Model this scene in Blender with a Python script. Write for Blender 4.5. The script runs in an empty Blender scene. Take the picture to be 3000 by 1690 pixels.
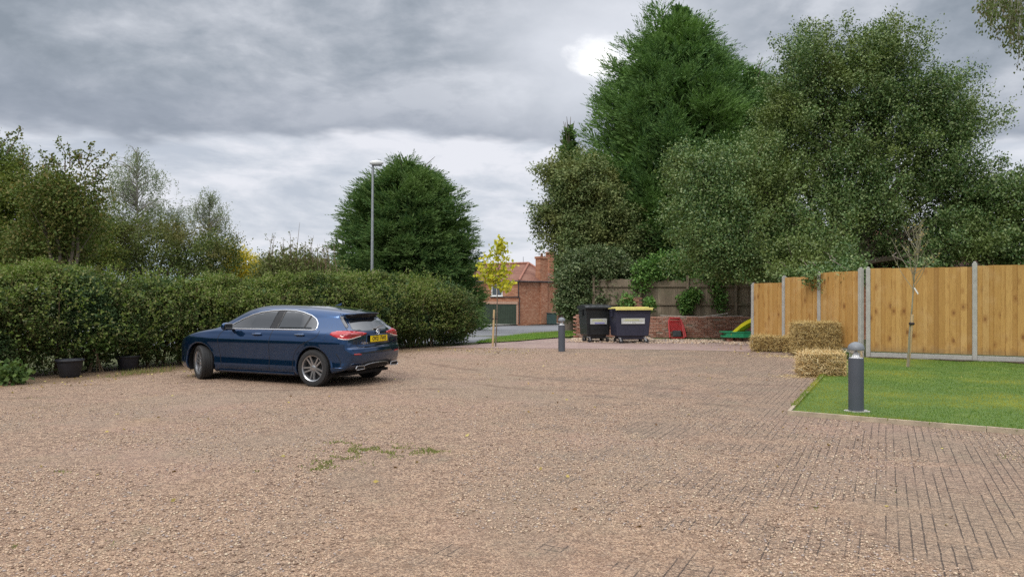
import bpy, math, random
import numpy as np
from mathutils import Vector, Matrix
from mathutils.geometry import delaunay_2d_cdt

random.seed(7)
RNG = np.random.default_rng(11)
sc = bpy.context.scene
COL = sc.collection
R = math.radians

# ------------------------------------------------------------------ camera
HC, F, HZ = 1.62, 2150.0, 864.0          # eye height, focal length and horizon row in photo pixels
cam_d = bpy.data.cameras.new("camera")
cam = bpy.data.objects.new("camera", cam_d)
COL.objects.link(cam)
cam.location = (0, 0, HC)
cam.rotation_euler = (R(90), 0, 0)
cam_d.sensor_width = 36
cam_d.lens = 36 * F / 3000
cam_d.shift_y = (HZ - 845) / 3000
cam_d.clip_end = 5000
cam_d.clip_start = 0.05
sc.camera = cam

# ------------------------------------------------------------------ exposure
sc.view_settings.view_transform = 'Standard'
sc.view_settings.look = 'None'
sc.view_settings.exposure = 0.14
sc.view_settings.gamma = 1.0
sc.cycles.max_bounces = 8
sc.cycles.transparent_max_bounces = 12
sc.cycles.use_denoising = False

SUN_EL, SUN_AZ = R(46), R(-150)           # azimuth from +Y towards +X


# ------------------------------------------------------------------ node helper
class NT:
    def __init__(s, tree):
        s.t = tree
        s.N = tree.nodes
        s.L = tree.links

    def node(s, typ, **p):
        n = s.N.new(typ)
        for k, v in p.items():
            setattr(n, k, v)
        return n

    def put(s, sock, v):
        if isinstance(v, bpy.types.NodeSocket):
            s.L.new(v, sock)
        elif v is not None:
            if isinstance(v, (tuple, list)) and len(v) == 3 and sock.type == 'RGBA':
                v = (*v, 1)
            sock.default_value = v

    def m(s, op, a, b=None, c=None, clamp=False):
        n = s.node('ShaderNodeMath', operation=op, use_clamp=clamp)
        for i, v in enumerate((a, b, c)):
            if v is not None:
                s.put(n.inputs[i], v)
        return n.outputs[0]

    def step(s, x, a, b):
        n = s.node('ShaderNodeMapRange', interpolation_type='SMOOTHSTEP')
        for k, v in zip(('Value', 'From Min', 'From Max'), (x, a, b)):
            s.put(n.inputs[k], v)
        return n.outputs[0]

    def mix(s, f, a, b, mode='MIX'):
        n = s.node('ShaderNodeMix', data_type='RGBA', blend_type=mode)
        s.put(n.inputs[0], f)
        s.put(n.inputs[6], a)
        s.put(n.inputs[7], b)
        return n.outputs[2]

    def noise(s, vec=None, scale=5, detail=4, rough=.5, dist=0.0):
        n = s.node('ShaderNodeTexNoise')
        s.put(n.inputs['Vector'], vec)
        for k, v in (('Scale', scale), ('Detail', detail), ('Roughness', rough), ('Distortion', dist)):
            s.put(n.inputs[k], v)
        return n.outputs[0]

    def voro(s, vec=None, scale=5, feature='F1', rnd=1.0):
        n = s.node('ShaderNodeTexVoronoi', feature=feature)
        s.put(n.inputs['Vector'], vec)
        s.put(n.inputs['Scale'], scale)
        s.put(n.inputs['Randomness'], rnd)
        return n

    def ramp(s, f, stops, interp='LINEAR'):
        n = s.node('ShaderNodeValToRGB')
        cr = n.color_ramp
        cr.interpolation = interp
        while len(cr.elements) < len(stops):
            cr.elements.new(0.5)
        for e, (p, c) in zip(cr.elements, stops):
            e.position = p
            e.color = (*c, 1) if len(c) == 3 else c
        s.put(n.inputs[0], f)
        return n.outputs[0]

    def obj(s):
        return s.node('ShaderNodeTexCoord').outputs['Object']

    def mapping(s, vec, loc=(0, 0, 0), rot=(0, 0, 0), scale=(1, 1, 1)):
        n = s.node('ShaderNodeMapping')
        s.put(n.inputs[0], vec)
        n.inputs[1].default_value = loc
        n.inputs[2].default_value = rot
        n.inputs[3].default_value = scale
        return n.outputs[0]

    def xyz(s, vec):
        n = s.node('ShaderNodeSeparateXYZ')
        s.put(n.inputs[0], vec)
        return n.outputs

    def bump(s, h, strength=.5, dist=.01):
        n = s.node('ShaderNodeBump')
        s.put(n.inputs['Height'], h)
        n.inputs['Strength'].default_value = strength
        n.inputs['Distance'].default_value = dist
        return n.outputs[0]

    def island(s):
        return s.node('ShaderNodeNewGeometry').outputs['Random Per Island']

    def out(s, sh):
        o = s.node('ShaderNodeOutputMaterial')
        s.L.new(sh, o.inputs[0])

    def bsdf(s, color=None, rough=.7, metal=0.0, normal=None, **kw):
        n = s.node('ShaderNodeBsdfPrincipled')
        s.put(n.inputs['Base Color'], color)
        s.put(n.inputs['Roughness'], rough)
        s.put(n.inputs['Metallic'], metal)
        if normal is not None:
            s.put(n.inputs['Normal'], normal)
        for k, v in kw.items():
            s.put(n.inputs[k.replace('_', ' ')], v)
        return n.outputs[0]


def newmat(name):
    m = bpy.data.materials.new(name)
    m.use_nodes = True
    m.node_tree.nodes.clear()
    return m, NT(m.node_tree)


# ------------------------------------------------------------------ world: overcast sky with layered cloud
world = bpy.data.worlds.new("World")
sc.world = world
world.use_nodes = True
world.node_tree.nodes.clear()
g = NT(world.node_tree)
dirv = g.node('ShaderNodeTexCoord').outputs['Generated']
dx, dy, dz = g.xyz(dirv)
hyp = g.m('SQRT', g.m('ADD', g.m('MULTIPLY', dx, dx), g.m('MULTIPLY', dy, dy)))
el = g.m('DIVIDE', dz, g.m('MAXIMUM', hyp, .02))                 # tan(elevation)
az = g.m('ARCTAN2', dx, dy)
den = g.m('ADD', g.m('MAXIMUM', dz, 0.0), .26)
cv = g.node('ShaderNodeCombineXYZ')
g.put(cv.inputs[0], g.m('DIVIDE', dx, den))
g.put(cv.inputs[1], g.m('DIVIDE', dy, den))
cloudp = cv.outputs[0]
# the dark bank ends in a ragged, gently curved lower edge
wob = g.noise(g.mapping(dirv, scale=(1, 1, 3)), 3.2, 5, .55)
edge = g.m('ADD', g.m('MULTIPLY', g.m('SUBTRACT', wob, .5), .12), g.m('MULTIPLY', g.m('POWER', g.m('ABSOLUTE', g.m('ADD', az, .24)), 1.5), -.06))
e2 = g.m('SUBTRACT', el, g.m('ADD', edge, .205))
bank = g.step(e2, -.007, .012)
n1 = g.noise(g.mapping(cloudp, loc=(5.1, 1.7, .4)), 1.9, 8, .55, .25)
n2 = g.noise(g.mapping(cloudp, loc=(7.3, 2.2, 1.4)), 5.0, 7, .6, .2)
nn = g.m('ADD', g.m('MULTIPLY', n1, .66), g.m('MULTIPLY', n2, .34))
dark = g.ramp(nn, [(.40, (.235, .27, .315)), (.47, (.315, .35, .40)), (.52, (.40, .43, .48)), (.59, (.54, .565, .615))])
low = g.noise(g.mapping(dirv, scale=(1, 1, 3.6)), 5.0, 7, .6, .3)
bright = g.ramp(low, [(.34, (.46, .50, .57)), (.45, (.57, .60, .66)), (.56, (.71, .72, .77))])
bluish = g.step(g.m('ADD', el, g.m('MULTIPLY', g.m('SUBTRACT', low, .5), .1)), .07, .02)
bright = g.mix(g.m('MULTIPLY', bluish, g.step(az, .05, -.1)), bright, (.56, .65, .76))
# slight darkening of the bank just over its edge
under = g.m('MULTIPLY', g.step(e2, .10, .0), .55)
dark = g.mix(under, dark, (.27, .30, .365))
cl = g.mix(bank, bright, dark)
# break in the cloud where the sun is behind it
wrp = g.noise(g.mapping(dirv, scale=(1, 1, 1.6)), 9, 4, .6)
hx = g.m('SUBTRACT', az, g.m('ADD', .122, g.m('MULTIPLY', g.m('SUBTRACT', wrp, .5), .10)))
hz = g.m('SUBTRACT', el, .325)
hd = g.m('SQRT', g.m('ADD', g.m('MULTIPLY', g.m('MULTIPLY', hx, hx), .7), g.m('MULTIPLY', g.m('MULTIPLY', hz, hz), 1.5)))
hd = g.m('ADD', hd, g.m('MULTIPLY', g.m('SUBTRACT', n2, .5), .10))
cl = g.mix(g.m('MULTIPLY', g.step(hd, .19, .03), .65), cl, (.80, .82, .88))
cl = g.mix(g.step(hd, .047, .010), cl, (1.12, 1.12, 1.12))
# overcast domes are brightest overhead
zen = g.step(el, .5, 1.3)
cl = g.mix(zen, cl, (1.8, 1.83, 1.9))
cl = g.mix(g.step(dz, .0, -.03), cl, (.30, .27, .23))
sky = g.node('ShaderNodeTexSky', sky_type='NISHITA', sun_disc=False, sun_elevation=SUN_EL, sun_rotation=SUN_AZ)
bg1 = g.node('ShaderNodeBackground')
g.put(bg1.inputs[0], cl)
bg1.inputs[1].default_value = 1.12
bg2 = g.node('ShaderNodeBackground')
g.L.new(sky.outputs[0], bg2.inputs[0])
bg2.inputs[1].default_value = .05
mx = g.node('ShaderNodeMixShader')
mx.inputs[0].default_value = .08
g.L.new(bg1.outputs[0], mx.inputs[1])
g.L.new(bg2.outputs[0], mx.inputs[2])
wo = g.node('ShaderNodeOutputWorld')
g.L.new(mx.outputs[0], wo.inputs[0])

# ------------------------------------------------------------------ sun through cloud
sd = bpy.data.lights.new("sun", 'SUN')
sd.energy = 1.6
sd.angle = R(28)
sd.color = (1, .95, .87)
sun = bpy.data.objects.new("sun", sd)
COL.objects.link(sun)
sdir = Vector((math.sin(SUN_AZ) * math.cos(SUN_EL), math.cos(SUN_AZ) * math.cos(SUN_EL), math.sin(SUN_EL)))
sun.rotation_euler = sdir.to_track_quat('Z', 'Y').to_euler()
sun.location = (0, 0, 30)


# ------------------------------------------------------------------ geometry helpers
def gz(Y):
    """the land falls gently towards the street"""
    t = min(max((Y - 29) / 40, 0), 1)
    return -1.38 * (t * t * (3 - 2 * t) * .35 + t * .65)


def at(px, py, Y):
    """point at depth Y metres seen at photo pixel (px, py)"""
    return Vector(((px - 1500) / F * Y, Y, HC - (py - HZ) / F * Y))


def ground(px, py):
    Y = F * HC / (py - HZ)
    if Y > 29:
        lo, hi = 29, 90
        for _ in range(40):
            mid = (lo + hi) / 2
            if HZ + F * (HC - gz(mid)) / mid > py:
                lo = mid
            else:
                hi = mid
        Y = lo
    return Vector(((px - 1500) / F * Y, Y, gz(Y)))


def mesh(name, V, Fc, smooth=False):
    me = bpy.data.meshes.new(name)
    V = np.asarray(V, dtype=np.float32).reshape(-1, 3)
    if isinstance(Fc, np.ndarray):
        nf, k = Fc.shape
        me.vertices.add(len(V))
        me.vertices.foreach_set('co', V.ravel())
        me.loops.add(nf * k)
        me.loops.foreach_set('vertex_index', Fc.astype(np.int32).ravel())
        me.polygons.add(nf)
        me.polygons.foreach_set('loop_start', np.arange(0, nf * k, k, dtype=np.int32))
        me.update(calc_edges=True)
    else:
        me.from_pydata(V.tolist(), [], Fc)
        me.update()
    if smooth:
        me.polygons.foreach_set('use_smooth', np.ones(len(me.polygons), dtype=bool))
    return me


def link(name, me, mat, parent=None):
    """world-space mesh under an unrotated parent: shifted to the parent's frame"""
    if parent is not None:
        me.transform(Matrix.Translation(-Vector(parent['_o'])))
    o = bpy.data.objects.new(name, me)
    COL.objects.link(o)
    if mat is not None:
        me.materials.append(mat)
    o.parent = parent
    if parent is not None:
        o['_o'] = tuple(parent['_o'])
    return o


def thing(name, loc, label, cat, group=None):
    o = bpy.data.objects.new(name, None)
    COL.objects.link(o)
    o.empty_display_size = .2
    o.location = loc
    o['_o'] = tuple(loc)
    o['label'] = label
    o['category'] = cat
    if group:
        o['group'] = group
    return o


def tag(o, label, cat, group=None):
    o['label'] = label
    o['category'] = cat
    if group:
        o['group'] = group
    return o


class MB:
    def __init__(s):
        s.V = []
        s.F = []

    def add(s, V, Fc):
        n = len(s.V)
        s.V += [tuple(v) for v in V]
        s.F += [tuple(i + n for i in f) for f in Fc]
        return s

    def box(s, c, size, rot=None, taper=1.0, bev=0.0):
        sx, sy, sz = [q / 2 for q in size]
        c = Vector(c)
        M = rot if rot is not None else Matrix.Identity(3)
        if bev > 0:
            b = min(bev, sx * .9, sy * .9, sz * .9)
            vs = []
            idx = {}
            for ix in (-1, 1):
                for iy in (-1, 1):
                    for iz in (-1, 1):
                        t = taper if iz < 0 else 1
                        for ax in range(3):
                            p = [ix * (sx * t - b), iy * (sy * t - b), iz * (sz - b)]
                            p[ax] = (ix * sx * t, iy * sy * t, iz * sz)[ax]
                            idx[(ix, iy, iz, ax)] = len(vs)
                            vs.append(c + M @ Vector(p))
            fs = []
            for ax in range(3):
                a1, a2 = [k for k in range(3) if k != ax]
                for sgn in (-1, 1):
                    q = []
                    for u, v in ((-1, -1), (1, -1), (1, 1), (-1, 1)):
                        k = [0, 0, 0]
                        k[ax] = sgn
                        k[a1] = u
                        k[a2] = v
                        q.append(idx[(k[0], k[1], k[2], ax)])
                    fs.append(q)
            for ax in range(3):
                a1, a2 = [k for k in range(3) if k != ax]
                for u in (-1, 1):
                    for v in (-1, 1):
                        q = []
                        for sgn, fa in ((-1, a1), (1, a1), (1, a2), (-1, a2)):
                            k = [0, 0, 0]
                            k[ax] = sgn
                            k[a1] = u
                            k[a2] = v
                            q.append(idx[(k[0], k[1], k[2], fa)])
                        fs.append(q)
            for ix in (-1, 1):
                for iy in (-1, 1):
                    for iz in (-1, 1):
                        fs.append([idx[(ix, iy, iz, a)] for a in range(3)])
            s.add(vs, fs)
            return s
        vs = []
        for iz in (-1, 1):
            t = taper if iz < 0 else 1
            for ix, iy in ((-1, -1), (1, -1), (1, 1), (-1, 1)):
                vs.append(c + M @ Vector((ix * sx * t, iy * sy * t, iz * sz)))
        s.add(vs, [(3, 2, 1, 0), (4, 5, 6, 7), (0, 1, 5, 4), (1, 2, 6, 5), (2, 3, 7, 6), (3, 0, 4, 7)])
        return s

    def tube(s, pts, rad, n=8, cap=True):
        pts = [Vector(p) for p in pts]
        if not hasattr(rad, '__len__'):
            rad = [rad] * len(pts)
        vs = []
        ref = Vector((.3, .1, 1)).normalized()
        for i, p in enumerate(pts):
            d = (pts[min(i + 1, len(pts) - 1)] - pts[max(i - 1, 0)]).normalized()
            if abs(d.dot(ref)) > .95:
                ref = Vector((1, .2, .1)).normalized()
            u = d.cross(ref).normalized()
            w = d.cross(u)
            ref = -w if False else ref
            for k in range(n):
                a = 2 * math.pi * k / n
                vs.append(p + (u * math.cos(a) + w * math.sin(a)) * rad[i])
        fs = []
        for i in range(len(pts) - 1):
            for k in range(n):
                fs.append((i * n + k, i * n + (k + 1) % n, (i + 1) * n + (k + 1) % n, (i + 1) * n + k))
        if cap:
            fs.append(tuple(range(n))[::-1])
            fs.append(tuple((len(pts) - 1) * n + k for k in range(n)))
        s.add(vs, fs)
        return s

    def lathe(s, prof, c=(0, 0, 0), n=32, M=None):
        """profile of (r, z) turned round the local z axis"""
        c = Vector(c)
        M = M if M is not None else Matrix.Identity(3)
        vs = []
        for r, z in prof:
            for k in range(n):
                a = 2 * math.pi * k / n
                vs.append(c + M @ Vector((r * math.cos(a), r * math.sin(a), z)))
        fs = []
        for i in range(len(prof) - 1):
            for k in range(n):
                fs.append((i * n + k, i * n + (k + 1) % n, (i + 1) * n + (k + 1) % n, (i + 1) * n + k))
        s.add(vs, fs)
        return s

    def prism(s, poly, z0, z1, M=None, c=(0, 0, 0)):
        M = M if M is not None else Matrix.Identity(3)
        c = Vector(c)
        n = len(poly)
        vs = [c + M @ Vector((p[0], p[1], z0)) for p in poly] + [c + M @ Vector((p[0], p[1], z1)) for p in poly]
        fs = [tuple(range(n))[::-1], tuple(range(n, 2 * n))]
        for k in range(n):
            fs.append((k, (k + 1) % n, n + (k + 1) % n, n + k))
        s.add(vs, fs)
        return s

    def make(s, name, mat, parent=None, smooth=False, bevel=0.0):
        me = mesh(name, s.V, s.F, False)
        if smooth:
            me.polygons.foreach_set('use_smooth', np.ones(len(me.polygons), dtype=bool))
            try:
                me.set_sharp_from_angle(angle=R(38))
            except Exception:
                pass
        o = link(name, me, mat, parent)
        return o


def rotz(a):
    return Matrix.Rotation(a, 3, 'Z')


def local(root):
    """make a thing whose parts are modelled round its own origin"""
    root['_o'] = (0, 0, 0)
    return root


def children(o):
    return [c for c in COL.objects if c.parent == o]


def copy_tree(o, parent=None):
    c = o.copy()
    COL.objects.link(c)
    if parent is not None:
        c.parent = parent
    for ch in children(o):
        copy_tree(ch, c)
    return c


# value noise for lumpy foliage
_H = np.random.default_rng(5).random((32, 32, 32)).astype(np.float32)


def vnoise(P, scale=1.0):
    P = np.asarray(P) * scale
    i = np.floor(P).astype(int)
    f = P - i
    f = f * f * (3 - 2 * f)
    r = 0
    for a in (0, 1):
        for b in (0, 1):
            for c in (0, 1):
                w = (f[:, 0] if a else 1 - f[:, 0]) * (f[:, 1] if b else 1 - f[:, 1]) * (f[:, 2] if c else 1 - f[:, 2])
                r = r + w * _H[(i[:, 0] + a) % 32, (i[:, 1] + b) % 32, (i[:, 2] + c) % 32]
    return r


def unit(v):
    return v / np.maximum(np.linalg.norm(v, axis=1, keepdims=True), 1e-6)


def rdir(n):
    return unit(RNG.normal(size=(n, 3)))


def leaves(P, D, L, W, fold=.15, N=None):
    """kite-shaped leaves: base points P, axis D, length L, width W"""
    n = len(P)
    D = unit(D)
    L = np.broadcast_to(L, (n,)).reshape(-1, 1)
    W = np.broadcast_to(W, (n,)).reshape(-1, 1)
    A = N if N is not None else rdir(n)
    S = unit(np.cross(D, A))
    U = np.cross(S, D)
    V = np.empty((n, 4, 3), np.float32)
    V[:, 0] = P
    V[:, 1] = P + D * L * .45 + S * W * .5 + U * W * fold
    V[:, 2] = P + D * L
    V[:, 3] = P + D * L * .45 - S * W * .5 + U * W * fold
    return V.reshape(-1, 3), np.arange(n * 4).reshape(-1, 4)


def leafmesh(name, chunks, mat, parent):
    V = np.concatenate([c[0] for c in chunks])
    off = 0
    Fs = []
    for v, f in chunks:
        Fs.append(f + off)
        off += len(v)
    return link(name, mesh(name, V, np.concatenate(Fs)), mat, parent)


# ------------------------------------------------------------------ materials
def plain(name, col, rough=.6, metal=0.0, var=.12, scale=6, bump=0.0, bscale=60, **kw):
    m, g = newmat(name)
    o = g.obj()
    n = g.noise(o, scale, 5, .6)
    c0 = tuple(c * (1 - var) for c in col)
    c1 = tuple(min(c * (1 + var), 1) for c in col)
    c = g.ramp(n, [(.3, c0), (.7, c1)])
    nm = g.bump(g.noise(o, bscale, 4), bump, .01) if bump else None
    rr = g.m('ADD', rough - .06, g.m('MULTIPLY', n, .12))
    g.out(g.bsdf(c, rr, metal, nm, **kw))
    return m


def leafmat(name, cols, trans=.28, rough=.45, tint=None, scale=.8, spec=.4, gain=1.45):
    """leaf colours vary leaf by leaf and in soft patches"""
    m, g = newmat(name)
    cols = [tuple(min(q * gain, .9) for q in c_) for c_ in cols]
    tint = tuple(min(q * gain, .9) for q in tint) if tint else None
    spec *= .5
    rough = min(rough + .12, 1)
    k = len(cols)
    r = g.island()
    c = g.ramp(r, [((i + .5) / k, cc) for i, cc in enumerate(cols)])
    if tint:
        n = g.noise(g.obj(), scale, 3, .6)
        c = g.mix(g.step(n, .45, .68), c, tint)
    b = g.bsdf(c, rough)
    b.node.inputs['Specular IOR Level'].default_value = spec
    t = g.node('ShaderNodeBsdfTranslucent')
    g.put(t.inputs[0], g.mix(1.0, c, (1.0, 1.12, .6), 'MULTIPLY'))
    x = g.node('ShaderNodeMixShader')
    x.inputs[0].default_value = trans
    g.L.new(b, x.inputs[1])
    g.L.new(t.outputs[0], x.inputs[2])
    g.out(x.outputs[0])
    return m


M_bark = plain('bark', (.16, .13, .10), .9, var=.35, scale=14, bump=.6, bscale=40)
M_bark_pale = plain('pale_bark', (.34, .32, .29), .85, var=.3, scale=20, bump=.4)
M_twig = plain('twig', (.20, .14, .09), .85, var=.25, scale=10)
M_black_plastic = plain('black_plastic', (.025, .026, .03), .42, var=.2)
M_concrete = plain('concrete', (.40, .39, .36), .9, var=.14, scale=9, bump=.5, bscale=90)
M_steel = plain('galvanised_steel', (.42, .44, .46), .45, .7, var=.12)


def m_gravel():
    m, g = newmat('gravel')
    o = g.obj()
    x, y, z = g.xyz(o)
    warp = g.noise(o, 30, 2)
    v1 = g.voro(o, 80)
    v2 = g.voro(o, 125)
    big = g.noise(o, .35, 4, .6)
    mid = g.noise(o, 1.7, 5, .65)
    r1 = g.xyz(v1.outputs['Color'])[0]
    r2 = g.xyz(v2.outputs['Color'])[1]
    stones = [(.0, (.055, .030, .020)), (.14, (.17, .095, .065)), (.30, (.33, .20, .145)), (.46, (.27, .18, .150)), (.60, (.46, .30, .205)),
              (.74, (.60, .43, .30)), (.86, (.26, .215, .20)), (.93, (.76, .60, .43))]
    c1 = g.ramp(r1, stones, 'CONSTANT')
    c2 = g.ramp(r2, stones, 'CONSTANT')
    c = g.mix(g.step(g.noise(o, 45, 2), .5, .56), c1, c2)
    # gaps between stones
    gap = g.step(v1.outputs['Distance'], .62, .98)
    c = g.mix(g.m('MULTIPLY', gap, .8), c, (.05, .03, .022))
    sp1 = g.noise(o, 24, 3, .7)
    sp2 = g.noise(g.mapping(o, loc=(3, 5, 1)), 9, 4, .75)
    sp0 = g.noise(g.mapping(o, loc=(1, 2, 7)), 52, 3, .7)
    c = g.mix(g.m('MULTIPLY', g.step(sp0, .51, .58), .62), c, (.66, .51, .37))
    c = g.mix(g.m('MULTIPLY', g.step(sp0, .49, .41), .66), c, (.065, .042, .030))
    c = g.mix(g.m('MULTIPLY', g.step(sp1, .52, .62), .50), c, (.50, .36, .26))
    c = g.mix(g.m('MULTIPLY', g.step(sp1, .48, .38), .55), c, (.11, .068, .052))
    c = g.mix(g.m('MULTIPLY', g.step(sp2, .53, .62), .36), c, (.50, .34, .23))
    sp3 = g.noise(g.mapping(o, loc=(8, 1, 3), scale=(1, 1.6, 1)), 3.6, 5, .75)
    c = g.mix(g.m('MULTIPLY', g.step(sp3, .48, .38), .34), c, (.16, .095, .065))
    c = g.mix(g.m('MULTIPLY', g.step(sp3, .55, .66), .22), c, (.50, .36, .25))
    c = g.mix(g.m('MULTIPLY', g.step(sp2, .48, .36), .52), c, (.13, .078, .052))
    # broad tints: pinkish, honey, grey-green
    c = g.mix(g.m('MULTIPLY', g.step(big, .50, .66), .30), c, (.42, .27, .225))
    pat = g.noise(g.mapping(o, loc=(2, 9, 4)), .42, 5, .6)
    c = g.mix(g.m('MULTIPLY', g.step(pat, .50, .62), .26), c, (.27, .235, .18))
    c = g.mix(g.m('MULTIPLY', g.step(y, 8.0, 4.0), .20), c, (.44, .29, .175))
    c = g.mix(g.m('MULTIPLY', g.step(mid, .56, .70), .28), c, (.27, .245, .165))
    c = g.mix(g.m('MULTIPLY', g.step(mid, .42, .30), .26), c, (.22, .125, .08))
    c = g.mix(g.m('MULTIPLY', g.step(g.noise(o, .9, 3, .5), .60, .75), .22), c, (.50, .36, .21))
    # worn, mossy wheel tracks curving across to the right
    for cx_, cy_, r_, w_ in ((6.2, 5.0, 7.75, .42), (6.2, 5.0, 6.15, .36), (-9.0, 2.5, 8.6, .38)):
        ddx, ddy = g.m('SUBTRACT', x, cx_), g.m('SUBTRACT', y, cy_)
        dd = g.m('SQRT', g.m('ADD', g.m('MULTIPLY', ddx, ddx), g.m('MULTIPLY', ddy, ddy)))
        dd = g.m('ABSOLUTE', g.m('SUBTRACT', g.m('ADD', dd, g.m('MULTIPLY', g.m('SUBTRACT', mid, .5), 1.3)), r_))
        k_ = g.m('MULTIPLY', g.step(dd, w_, w_ * .1), g.step(g.noise(g.mapping(o, loc=(r_, 3, 0)), .6, 3), .38, .56))
        c = g.mix(g.m('MULTIPLY', k_, .20), c, (.21, .175, .135))
    # arcs scuffed by turning wheels
    for cx_, cy_, r_, w_ in ((9.5, 24.0, 13.2, .16), (9.5, 24.0, 14.75, .14), (-1.5, -6.0, 18.6, .18), (-1.5, -6.0, 20.1, .14)):
        ddx, ddy = g.m('SUBTRACT', x, cx_), g.m('SUBTRACT', y, cy_)
        dd = g.m('SQRT', g.m('ADD', g.m('MULTIPLY', ddx, ddx), g.m('MULTIPLY', ddy, ddy)))
        dd = g.m('ABSOLUTE', g.m('SUBTRACT', g.m('ADD', dd, g.m('MULTIPLY', g.m('SUBTRACT', mid, .5), .7)), r_))
        k_ = g.m('MULTIPLY', g.step(dd, w_, w_ * .2), g.step(g.noise(g.mapping(o, loc=(r_, 0, 0)), .8, 3), .42, .6))
        c = g.mix(g.m('MULTIPLY', k_, .5), c, (.15, .09, .065))
    # the plastic grid showing where the stones have worn thin
    gr = g.mapping(o, rot=(0, 0, R(27)))
    gx, gy, _ = g.xyz(gr)
    wig = g.m('MULTIPLY', g.m('SUBTRACT', g.noise(o, 6, 2), .5), .012)
    fx = g.m('ABSOLUTE', g.m('SUBTRACT', g.m('FRACT', g.m('DIVIDE', g.m('ADD', gx, wig), .076)), .5))
    fy = g.m('ABSOLUTE', g.m('SUBTRACT', g.m('FRACT', g.m('DIVIDE', g.m('ADD', gy, wig), .076)), .5))
    lx = g.step(fx, .425, .47)
    ly = g.step(fy, .43, .47)
    worn_n = g.noise(g.mapping(o, loc=(4, 2, 0)), 1.15, 5, .62)
    reg = g.m('ADD', g.m('MULTIPLY', g.m('SUBTRACT', x, g.m('MULTIPLY', y, .12)), .040), .012)
    worn = g.step(g.m('ADD', worn_n, reg), .505, .61)
    wornx = g.m('MULTIPLY', worn, g.step(g.noise(g.mapping(gr, scale=(12, .8, 1)), 1, 2), .34, .52))
    worny = g.m('MULTIPLY', g.step(g.m('ADD', worn_n, reg), .51, .62), g.step(g.noise(o, 6, 2), .44, .54))
    ln = g.m('MAXIMUM', g.m('MULTIPLY', lx, wornx), g.m('MULTIPLY', ly, worny))
    ln = g.m('MULTIPLY', ln, g.step(g.noise(o, 70, 1), .30, .40))
    c = g.mix(g.m('MULTIPLY', worn, .22), c, (.24, .20, .165))
    c = g.mix(g.m('MULTIPLY', ln, .80), c, (.030, .025, .026))
    # dirt under the hedge and beside the car
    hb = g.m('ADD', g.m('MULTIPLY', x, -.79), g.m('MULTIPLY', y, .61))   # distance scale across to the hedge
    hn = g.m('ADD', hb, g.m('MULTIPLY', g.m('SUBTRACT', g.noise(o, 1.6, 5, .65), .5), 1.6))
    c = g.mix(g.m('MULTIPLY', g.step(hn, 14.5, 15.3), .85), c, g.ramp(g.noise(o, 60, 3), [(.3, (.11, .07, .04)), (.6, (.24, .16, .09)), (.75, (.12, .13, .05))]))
    c = g.mix(1.0, c, (.95, .915, .875), 'MULTIPLY')
    h = g.m('SUBTRACT', g.m('MULTIPLY', g.m('POWER', v1.outputs['Distance'], 2.0), -1.0), g.m('MULTIPLY', ln, .6))
    h = g.m('ADD', h, g.m('MULTIPLY', r1, .5))
    h = g.m('ADD', h, g.m('MULTIPLY', mid, 1.5))
    g.out(g.bsdf(c, .85, 0, g.bump(h, .9, .012)))
    return m


def m_paving():
    m, g = newmat('brick_paving')
    o = g.obj()
    b = g.node('ShaderNodeTexBrick')
    g.put(b.inputs['Vector'], g.mapping(o, rot=(0, 0, R(40))))
    b.inputs['Scale'].default_value = 5.0
    b.inputs['Color1'].default_value = (.27, .185, .165, 1)
    b.inputs['Color2'].default_value = (.33, .225, .20, 1)
    b.inputs['Mortar'].default_value = (.20, .15, .13, 1)
    b.inputs['Mortar Size'].default_value = .02
    n = g.noise(o, 1.3, 5, .6)
    c = g.mix(g.m('MULTIPLY', g.step(n, .45, .7), .5), b.outputs[0], (.36, .27, .235))
    v = g.voro(o, 55)
    k = g.m('MULTIPLY', g.step(g.xyz(v.outputs['Color'])[0], .80, .82), g.step(g.noise(o, 1.1, 3), .35, .7))
    c = g.mix(k, c, (.46, .36, .28))
    g.out(g.bsdf(c, .85, 0, g.bump(g.noise(o, 80, 3), .3, .005)))
    return m


def m_asphalt():
    m, g = newmat('asphalt')
    o = g.obj()
    n = g.noise(o, .5, 5, .6)
    c = g.ramp(n, [(.35, (.125, .13, .142)), (.55, (.165, .17, .182)), (.75, (.20, .205, .215))])
    c = g.mix(g.step(g.noise(g.mapping(o, scale=(.3, 2, 1)), .9, 4), .62, .72), c, (.27, .27, .28))
    g.out(g.bsdf(c, .8, 0, g.bump(g.noise(o, 120, 2), .3, .004)))
    return m


def m_lawn():
    m, g = newmat('lawn_soil')
    o = g.obj()
    n = g.noise(o, .9, 4, .55)
    f = g.noise(o, 38, 4, .7)
    c = g.ramp(f, [(.3, (.045, .090, .012)), (.5, (.085, .155, .02)), (.7, (.13, .20, .03))])
    c = g.mix(g.m('MULTIPLY', g.step(n, .5, .68), .6), c, (.17, .22, .025))
    g.out(g.bsdf(c, .8, 0, g.bump(f, .8, .03)))
    return m


def m_grass_blade(name='grass_blade', cols=((.040, .085, .010), (.062, .12, .015), (.09, .145, .022), (.13, .165, .03)), tint=(.25, .225, .03)):
    return leafmat(name, cols, .3, .55, tint, .42, .25, gain=1.75)


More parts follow.
